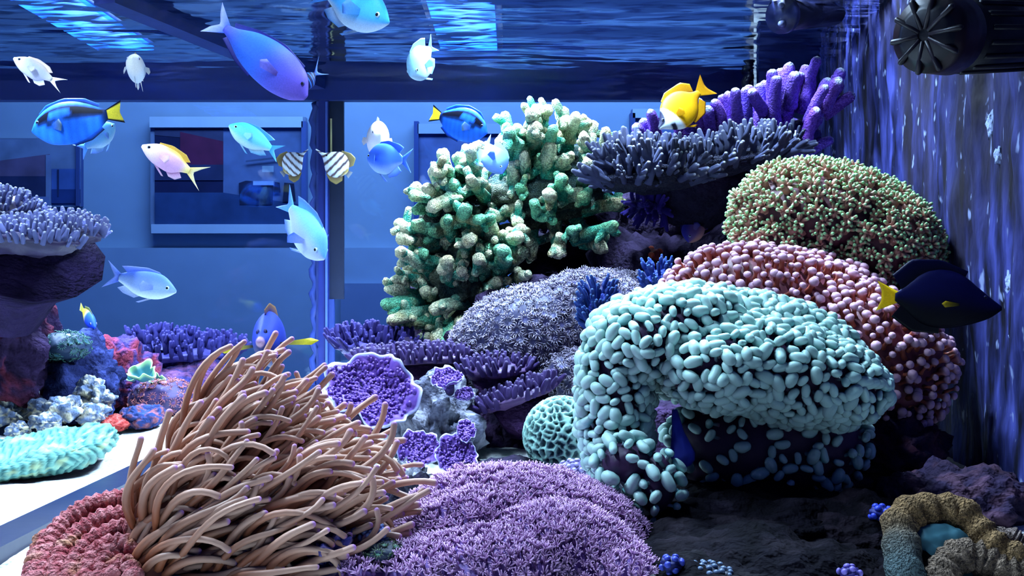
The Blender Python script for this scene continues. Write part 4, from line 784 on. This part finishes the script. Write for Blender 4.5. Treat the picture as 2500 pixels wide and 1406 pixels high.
def anthias(label, nose, tail, c_head, c_mid, c_back, c_tail, h=.30, bend=.0, up=(0, 0, 1), w=.5, fork=.2):
    sp = oval(h, w, tb=.26, ped=.045); sp['bend'] = bend
    def cf(X, v, Z): c = mixc(c_mid, c_head, smooth01(X, .6, .9)); c = mixc(c, c_back, smooth01(v, .35, .85) * smooth01(-X, -.9, -.6)); return mixc(c, c_tail, smooth01(-X, -.42, -.28))
    fins = [('tail_fin', [(.29, -.04), (.27, 0), (.29, .04)], [(0, -fork), (.12, -fork * .5), (.20, 0), (.12, fork * .5), (.02, fork)], G(c_tail, np.asarray(c_tail) * .5 + .45)), ('dorsal_fin', [(.36, .11 * h + .05), (.5, .42 * h), (.65, .5 * h), (.80, .43 * h)], [(.30, .36 * h), (.40, .58 * h), (.62, .66 * h), (.80, .52 * h)], G(c_back, np.asarray(c_back) * .8)),
            ('anal_fin', [(.37, -.14 * h - .04), (.46, -.40 * h), (.56, -.46 * h)], [(.31, -.45 * h), (.38, -.66 * h), (.48, -.66 * h)], G(c_mid, c_head)), ('pelvic_fin', [(.68, -.47 * h), (.74, -.46 * h)], [(.54, -.76 * h), (.57, -.78 * h)], G(c_mid, c_head))]
    return fish('anthias', label, 'anthias', nose, tail, cf, sp, fins, (.90, .08 * h, .030, (.5, .5, .7)), up, (.72, -.05 * h, .18, .12, 30, G(c_mid, c_head)))
anthias('pink anthias with yellow back and tail below the left blue tang', (346, 356, .98), (502, 438, 1.0), rgb(235, 205, 225), rgb(225, 170, 215), rgb(250, 205, 90), rgb(250, 225, 140), fork=.2, h=.33)
anthias('white anthias near the upper left corner', (33, 142, 1.08), (158, 212, 1.10), rgb(250, 240, 240), rgb(215, 215, 240), rgb(235, 215, 200), rgb(235, 225, 215), fork=.15, h=.34)
anthias('small white fish turning towards the viewer under the water surface', (322, 140, 1.06), (350, 212, 1.12), rgb(250, 245, 235), rgb(225, 235, 245), rgb(240, 215, 160), rgb(230, 220, 200), h=.42, fork=.10, w=.7)
anthias('tiny white fish just above the royal blue chromis', (930, 326, 1.24), (910, 362, 1.32), rgb(255, 250, 250), rgb(245, 240, 250), rgb(240, 235, 235), rgb(220, 235, 245), h=.55, w=.6)
# regal blue tangs
def regal(label, nose, tail):
    B, D, Y = rgb(40, 120, 245), rgb(5, 6, 26), rgb(236, 220, 70); h = .46; sp = dict(top=[(.17, .05), (.30, .13), (.5, .215), (.7, .225), (.86, .16), (.95, .08), (1, .0)], bot=[(.17, -.05), (.30, -.15), (.5, -.225), (.7, -.225), (.86, -.17), (.95, -.09), (1, -.03)], wid=[(.17, .014), (.3, .03), (.5, .055), (.7, .062), (.88, .05), (.95, .035), (1, .012)])
    def cf(X, v, Z):
        d = smooth01(v, .12, .22) * smooth01(-v, -.86, -.78) * smooth01(X, .16, .22) * smooth01(-X, -.93, -.90); ov = ((X - .66) / .13) ** 2 + ((v - .44) / .26) ** 2; d = d * smooth01(ov, .8, 1.1)
        hk = smooth01(-np.abs(X - .78 - .05 * v), -.05, -.02) * smooth01(v, -.25, -.1) * smooth01(-v, -.5, -.3); d = np.maximum(d, hk * .9); d = np.maximum(d, smooth01(-X, -.27, -.20) * .9); st = .92 + .10 * np.sin(X * 75 + v * 2)
        return mixc(B[None] * st[:, None], D, np.clip(d, 0, 1))
    def tf(u, v): return D if (u < .13 or u > .87) else Y * (1 - .15 * v)
    fins = [('tail_fin', [(.20, -.045), (.19, 0), (.20, .045)], [(.0, -.125), (.035, 0), (.0, .125)], tf), ('dorsal_fin', [(.26, .095), (.4, .175), (.6, .225), (.8, .195), (.88, .145)], [(.23, .13), (.38, .225), (.6, .268), (.8, .232), (.89, .155)], G(D, B)), ('anal_fin', [(.26, -.11), (.4, -.185), (.58, -.228)], [(.23, -.15), (.38, -.235), (.57, -.262)], G(B, D))]
    fish('blue_tang', label, 'blue tangs', nose, tail, cf, sp, fins, (.91, .06, .020, (.1, .15, .4)), pect=(.76, -.02, .14, .12, 20, G(B, rgb(120, 150, 160))))
regal('mirror image of the right blue tang, facing left, left of the framed print', (78, 318, 1.16), (300, 272, 1.16))  # solid copy standing in for the other tang's reflection in the side glass
regal('blue tang with yellow tail facing right above the green coral', (1190, 322, 1.14), (1052, 276, 1.18))
# large violet surgeonfish
V1, V2, V3 = rgb(78, 84, 196), rgb(54, 104, 218), rgb(100, 74, 166)
sp = dict(top=[(.16, .03), (.22, .045), (.40, .125), (.62, .165), (.80, .145), (.92, .09), (1, .0)], bot=[(.16, -.03), (.22, -.045), (.40, -.12), (.62, -.16), (.80, -.15), (.92, -.11), (1, -.05)], wid=[(.16, .014), (.25, .03), (.45, .07), (.65, .088), (.82, .08), (.93, .05), (1, .012)], bend=.1)
fish('violet_surgeonfish', 'large violet-blue surgeonfish diving head down near the corner post', None, (752, 232, .92), (510, 35, .94), lambda X, v, Z: mixc(mixc(V2, V1, smooth01(np.abs(X - .45), .05, .3)), V3, smooth01(X, .68, .95) * .75),
     sp, [('tail_fin', [(.19, -.03), (.17, 0), (.19, .03)], [(.02, -.135), (.055, -.06), (.11, 0), (.05, .06), (.0, .135)], G(V2, rgb(190, 200, 250))), ('dorsal_fin', [(.22, .045), (.4, .12), (.62, .16), (.84, .13)], [(.20, .075), (.4, .15), (.62, .185), (.84, .15)], G(rgb(40, 50, 150), rgb(30, 30, 120))), ('anal_fin', [(.22, -.045), (.4, -.12), (.55, -.15)], [(.20, -.075), (.4, -.15), (.55, -.172)], G(rgb(60, 60, 170), rgb(30, 30, 120)))],
     (.93, .035, .018, rgb(60, 50, 120)), up=(.9, 0, .6), pect=(.77, -.03, .17, .07, 25, G(V3, rgb(140, 140, 240))))
fish('dark_damselfish', 'small dark striped fish partly behind the head of the violet surgeonfish', None, (738, 212, 1.02), (778, 172, 1.04), lambda X, v, Z: mixc(rgb(16, 20, 70), rgb(60, 120, 230), smooth01(np.sin(X * 38 + v), .55, .9)), oval(.5), [('tail_fin', [(.23, -.045), (.21, 0), (.23, .045)], [(-.35, -.36), (-.05, -.15), (.1, 0), (-.05, .15), (-.35, .36)], G(rgb(60, 90, 200), rgb(150, 190, 245)))], (.88, .03, .03, (.2, .3, .6)))
# copperband butterflyfish
def copper(label, nose, tail, up=(0, 0, 1)):
    W, O = rgb(205, 215, 225), rgb(70, 54, 60); sp = dict(top=[(.10, .05), (.18, .19), (.34, .30), (.52, .29), (.66, .18), (.78, .06), (.9, .022), (1, .014)], bot=[(.10, -.05), (.18, -.19), (.34, -.30), (.52, -.27), (.66, -.15), (.78, -.055), (.9, -.022), (1, -.014)], wid=[(.1, .012), (.3, .05), (.5, .065), (.66, .05), (.78, .03), (.9, .014), (1, .008)])
    def cf(X, v, Z): s = smooth01(np.cos((X + .04 * v) * 2 * math.pi / .15), .1, .6); c = mixc(W, O, s); return mixc(c, rgb(160, 140, 70), smooth01(-X, -.2, -.12) * .8)
    fins = [('tail_fin', [(.13, -.05), (.13, .05)], [(.0, -.09), (.0, .09)], G(O, rgb(150, 160, 170))), ('dorsal_fin', [(.14, .12), (.2, .22), (.34, .30), (.5, .295)], [(.08, .22), (.14, .40), (.30, .42), (.5, .345)], G(rgb(110, 90, 70), rgb(150, 135, 80))), ('anal_fin', [(.14, -.12), (.2, -.22), (.34, -.30), (.48, -.28)], [(.08, -.22), (.14, -.38), (.30, -.40), (.46, -.33)], G(rgb(110, 90, 70), rgb(150, 135, 80)))]
    fish('butterflyfish', label, 'striped butterflyfish by the post', nose, tail, cf, sp, fins, (.72, .03, .022, rgb(40, 36, 40)), up)
copper('striped butterflyfish with its snout up, over the corner post', (771, 364, 1.44), (856, 428, 1.46), (.45, 0, 1))
copper('striped butterflyfish left of the corner post, built as the mirror image of its neighbour', (752, 364, 1.46), (688, 426, 1.48), (-.45, 0, 1))  # reflection of the fish above, modelled as a second body
# yellow foxface
Yl, Yd = rgb(206, 152, 6), rgb(180, 122, 6)
sp = dict(top=[(.20, .035), (.28, .06), (.42, .17), (.6, .215), (.76, .18), (.88, .09), (.96, .03), (1, .012)], bot=[(.20, -.035), (.28, -.06), (.42, -.17), (.6, -.215), (.76, -.19), (.88, -.11), (.96, -.05), (1, -.03)], wid=[(.2, .016), (.3, .03), (.5, .06), (.7, .07), (.86, .05), (.95, .028), (1, .012)])
def foxc(X, v, Z):
    c = mixc(Yl, Yd, smooth01(-X, -.5, -.3)); c = mixc(c, rgb(206, 220, 240), smooth01(X - .05 * v, .74, .78)); blk = smooth01(X + .10 * v, .90, .93) * smooth01(v, -.2, .1); blk = np.maximum(blk, smooth01(X, .80, .82) * smooth01(-X, -.88, -.86) * smooth01(-v, .35, .5)); return mixc(c, rgb(20, 22, 50), blk)
fish('foxface_rabbitfish', 'bright yellow fish with white face nosing into the table coral', None, (1608, 312, 1.02), (1730, 205, 1.06), foxc, sp, [('tail_fin', [(.23, -.035), (.22, 0), (.23, .035)], [(.0, -.155), (.06, -.03), (.06, .03), (.0, .155)], G(Yl, Yd)), ('dorsal_fin', [(.26, .055), (.42, .165), (.6, .21), (.72, .19)], [(.22, .15), (.32, .24), (.6, .265), (.72, .215)], G(Yd, Yl)), ('anal_fin', [(.26, -.055), (.42, -.165), (.55, -.205)], [(.22, -.14), (.34, -.24), (.54, -.245)], G(Yl, Yd)), ('pelvic_fin', [(.66, -.205), (.7, -.20)], [(.54, -.27), (.58, -.28)], G(Yl, Yl))], (.90, .035, .020, (.1, .1, .15)), up=(-.7, 0, .8), pect=(.74, -.03, .12, .1, 20, K(Yl)))
# purple tang
Pb, Pk, Py = rgb(10, 11, 64), rgb(4, 4, 16), rgb(240, 205, 30)
sp = dict(top=[(.15, .035), (.22, .09), (.36, .215), (.52, .26), (.68, .22), (.82, .115), (.93, .03), (1, -.02)], bot=[(.15, -.035), (.22, -.09), (.36, -.205), (.52, -.24), (.68, -.215), (.82, -.17), (.93, -.115), (1, -.055)], wid=[(.15, .012), (.25, .03), (.45, .06), (.65, .07), (.82, .05), (.93, .028), (1, .012)])
tang_c = lambda X, v, Z: mixc(mixc(Pb, Pk, smooth01(-v, -.5, .6)), Pb * 1.3, smooth01(v, .5, 1) * .6)
tang_f = [('tail_fin', [(.19, -.04), (.17, 0), (.19, .04)], [(.0, -.13), (.04, -.04), (.04, .04), (.0, .13)], G(Py, Py * .8)), ('dorsal_fin', [(.20, .07), (.36, .21), (.52, .255), (.70, .21)], [(.12, .19), (.26, .33), (.50, .34), (.72, .255)], G(Pk, Pb)), ('anal_fin', [(.20, -.07), (.36, -.2), (.52, -.236)], [(.13, -.17), (.30, -.285), (.52, -.285)], G(Pk, Pk))]
fish('purple_tang', 'dark blue tang with yellow tail swimming along the textured wall', 'dark tangs with yellow fins', (2446, 742, .725), (2140, 722, .742), tang_c, sp, tang_f, (.86, .045, .016, (.02, .02, .1)), pect=(.66, -.03, .16, .05, 14, G(Pk, Py * .9)))
sp2 = dict(sp); 
fish('purple_tang', 'dark blue tang facing the viewer with yellow fins spread above the anemone', 'dark tangs with yellow fins', (632, 822, .90), (694, 842, 1.01), lambda X, v, Z: mixc(mixc(rgb(40, 56, 150), rgb(14, 20, 80), smooth01(-v, -.2, .8)), rgb(170, 130, 150), smooth01(X, .955, .975) * .7), dict(sp, wid=[(a, b * 1.9) for a, b in sp['wid']]), [(a, b, c, G(rgb(30, 40, 130), rgb(150, 110, 60)) if a == 'dorsal_fin' else d) for a, b, c, d in tang_f], (.885, .05, .026, (.03, .03, .1)), up=(-.1, 0, 1), pect=(.74, -.05, .34, .055, 78, G(Pb, rgb(240, 225, 60))))
# small two-tone fish
fish('dottyback', 'tiny fish, blue in front and yellow behind, above the distant rocks', None, (232, 800, 1.2), (196, 748, 1.24), lambda X, v, Z: mixc(rgb(226, 215, 60), rgb(40, 80, 235), smooth01(X, .45, .62)), oval(.34), [('tail_fin', [(.23, -.04), (.23, .04)], [(.0, -.09), (.0, .09)], G(rgb(226, 215, 60), rgb(230, 230, 150))), ('dorsal_fin', [(.3, .08), (.5, .14), (.75, .15)], [(.26, .14), (.5, .22), (.75, .19)], G(rgb(160, 150, 60), rgb(120, 130, 90)))], (.88, .03, .03, (.2, .2, .4)))

# ------------------------------------------------------------------ pump and nozzle
DP, RD = rgb(14, 11, 20), rgb(34, 14, 22)
t = Thing('circulation_pump', 'dark ribbed cylindrical pump in the upper right corner', 'pump', P(2400, 95, .63))
ax = nrm(P(2600, 84, .70) - P(2262, 86, .60)); c0 = P(2262, 86, .60); rr = 96 / F * .60
def ring(s0, s1, r0, r1, c, sides=40):
    k = np.linspace(0, 1, 4)[:, None]; return MB().add(*tube(c0 + ax * (s0 + (s1 - s0) * k), np.linspace(r0, r1, 4), sides, False)[:2], c)
t.part('body', ring(.022, .22, rr * .96, rr * .92, DP), M['plastic']); t.part('collar', ring(.0, .024, rr * .95, rr * 1.03, RD), M['plastic']); t.part('face', ring(-.003, .002, rr * .62, rr * .9, rgb(12, 10, 20)), M['plastic'])
u0 = nrm(np.cross(ax, (0, 0, 1))); v0 = np.cross(ax, u0)
for k in range(16):
    a = k * 2 * math.pi / 16; d = u0 * math.cos(a) + v0 * math.sin(a); t.part('rib', MB().add(*tube([c0 + ax * .035 + d * rr * .97, c0 + ax * .21 + d * rr * .94], [.0018, .0018], 6, True)[:2], rgb(22, 16, 26)), M['plastic'])
for k in range(10):
    a = k * 2 * math.pi / 10; d = u0 * math.cos(a) + v0 * math.sin(a); t.part('grille_bar', MB().add(*tube([c0 - ax * .003 + d * rr * .15, c0 - ax * .001 + d * rr * .92], [.0014, .002], 6, True)[:2], rgb(30, 22, 32)), M['plastic'])
t = Thing('return_nozzle', 'short black pipe fitting under the water surface near the wall corner', 'nozzle', P(1965, 40, 1.15))
t.part('pipe', MB().add(*tube([P(2035, 28, 1.2), P(1975, 32, 1.17), P(1912, 38, 1.14)], [.017, .018, .018], 20, False)[:2], rgb(16, 18, 44)), M['plastic']); t.part('flange', MB().add(*tube([P(1916, 37, 1.14), P(1906, 38, 1.135)], [.021, .021], 20, False)[:2], rgb(30, 36, 80)), M['plastic'])
for dx, dy in ((1912, 12), (1912, 58)): t.part('bolt', MB().add(*tube([P(dx, dy, 1.135), P(dx - 6, dy, 1.128)], [.004, .0035], 8)[:2], rgb(120, 130, 170)), M['plastic'])
t = Thing('overflow_edge', 'black ragged upright edge between the back glass and corner panel', 'edging', P(1828, 230, 1.54))
pth = [P(1826 + 5 * math.sin(k * 1.3) + rng.normal(0, 3), -20 + k * 13, 1.54) for k in range(20)]; t.part('strip', MB().add(*tube(pth, .0075 + rng.normal(0, .001, 20), 8)[:2], rgb(8, 10, 26)), M['frame'])
# pale crust patches on the wall
wall = bpy.data.objects['wall_right']
for k, (x, y, r) in enumerate([(2475, 705, 20), (2466, 690, 12), (2455, 1210, 24), (2478, 1130, 14), (2445, 1185, 16), (2440, 380, 12), (2420, 300, 14), (2490, 330, 16), (2476, 820, 12), (2475, 1060, 14), (2380, 470, 10), (2350, 330, 9)]):
    dd = .298 * F / ((x - 1250.0) - .12 * F) ; c = P(x, y, dd); q, f = ico(3); nz = fbm(q * 2.5 + k, k, 3); R = r * dd / F
    V = q * np.array([.0016, R * 1.5, R * 1.9]) * (1 + .7 * nz)[:, None] + c; o = link('crust_patch', MB().add(V, f, rgb(150, 165, 205)).mesh('crust_patch', M['rock']), wall)
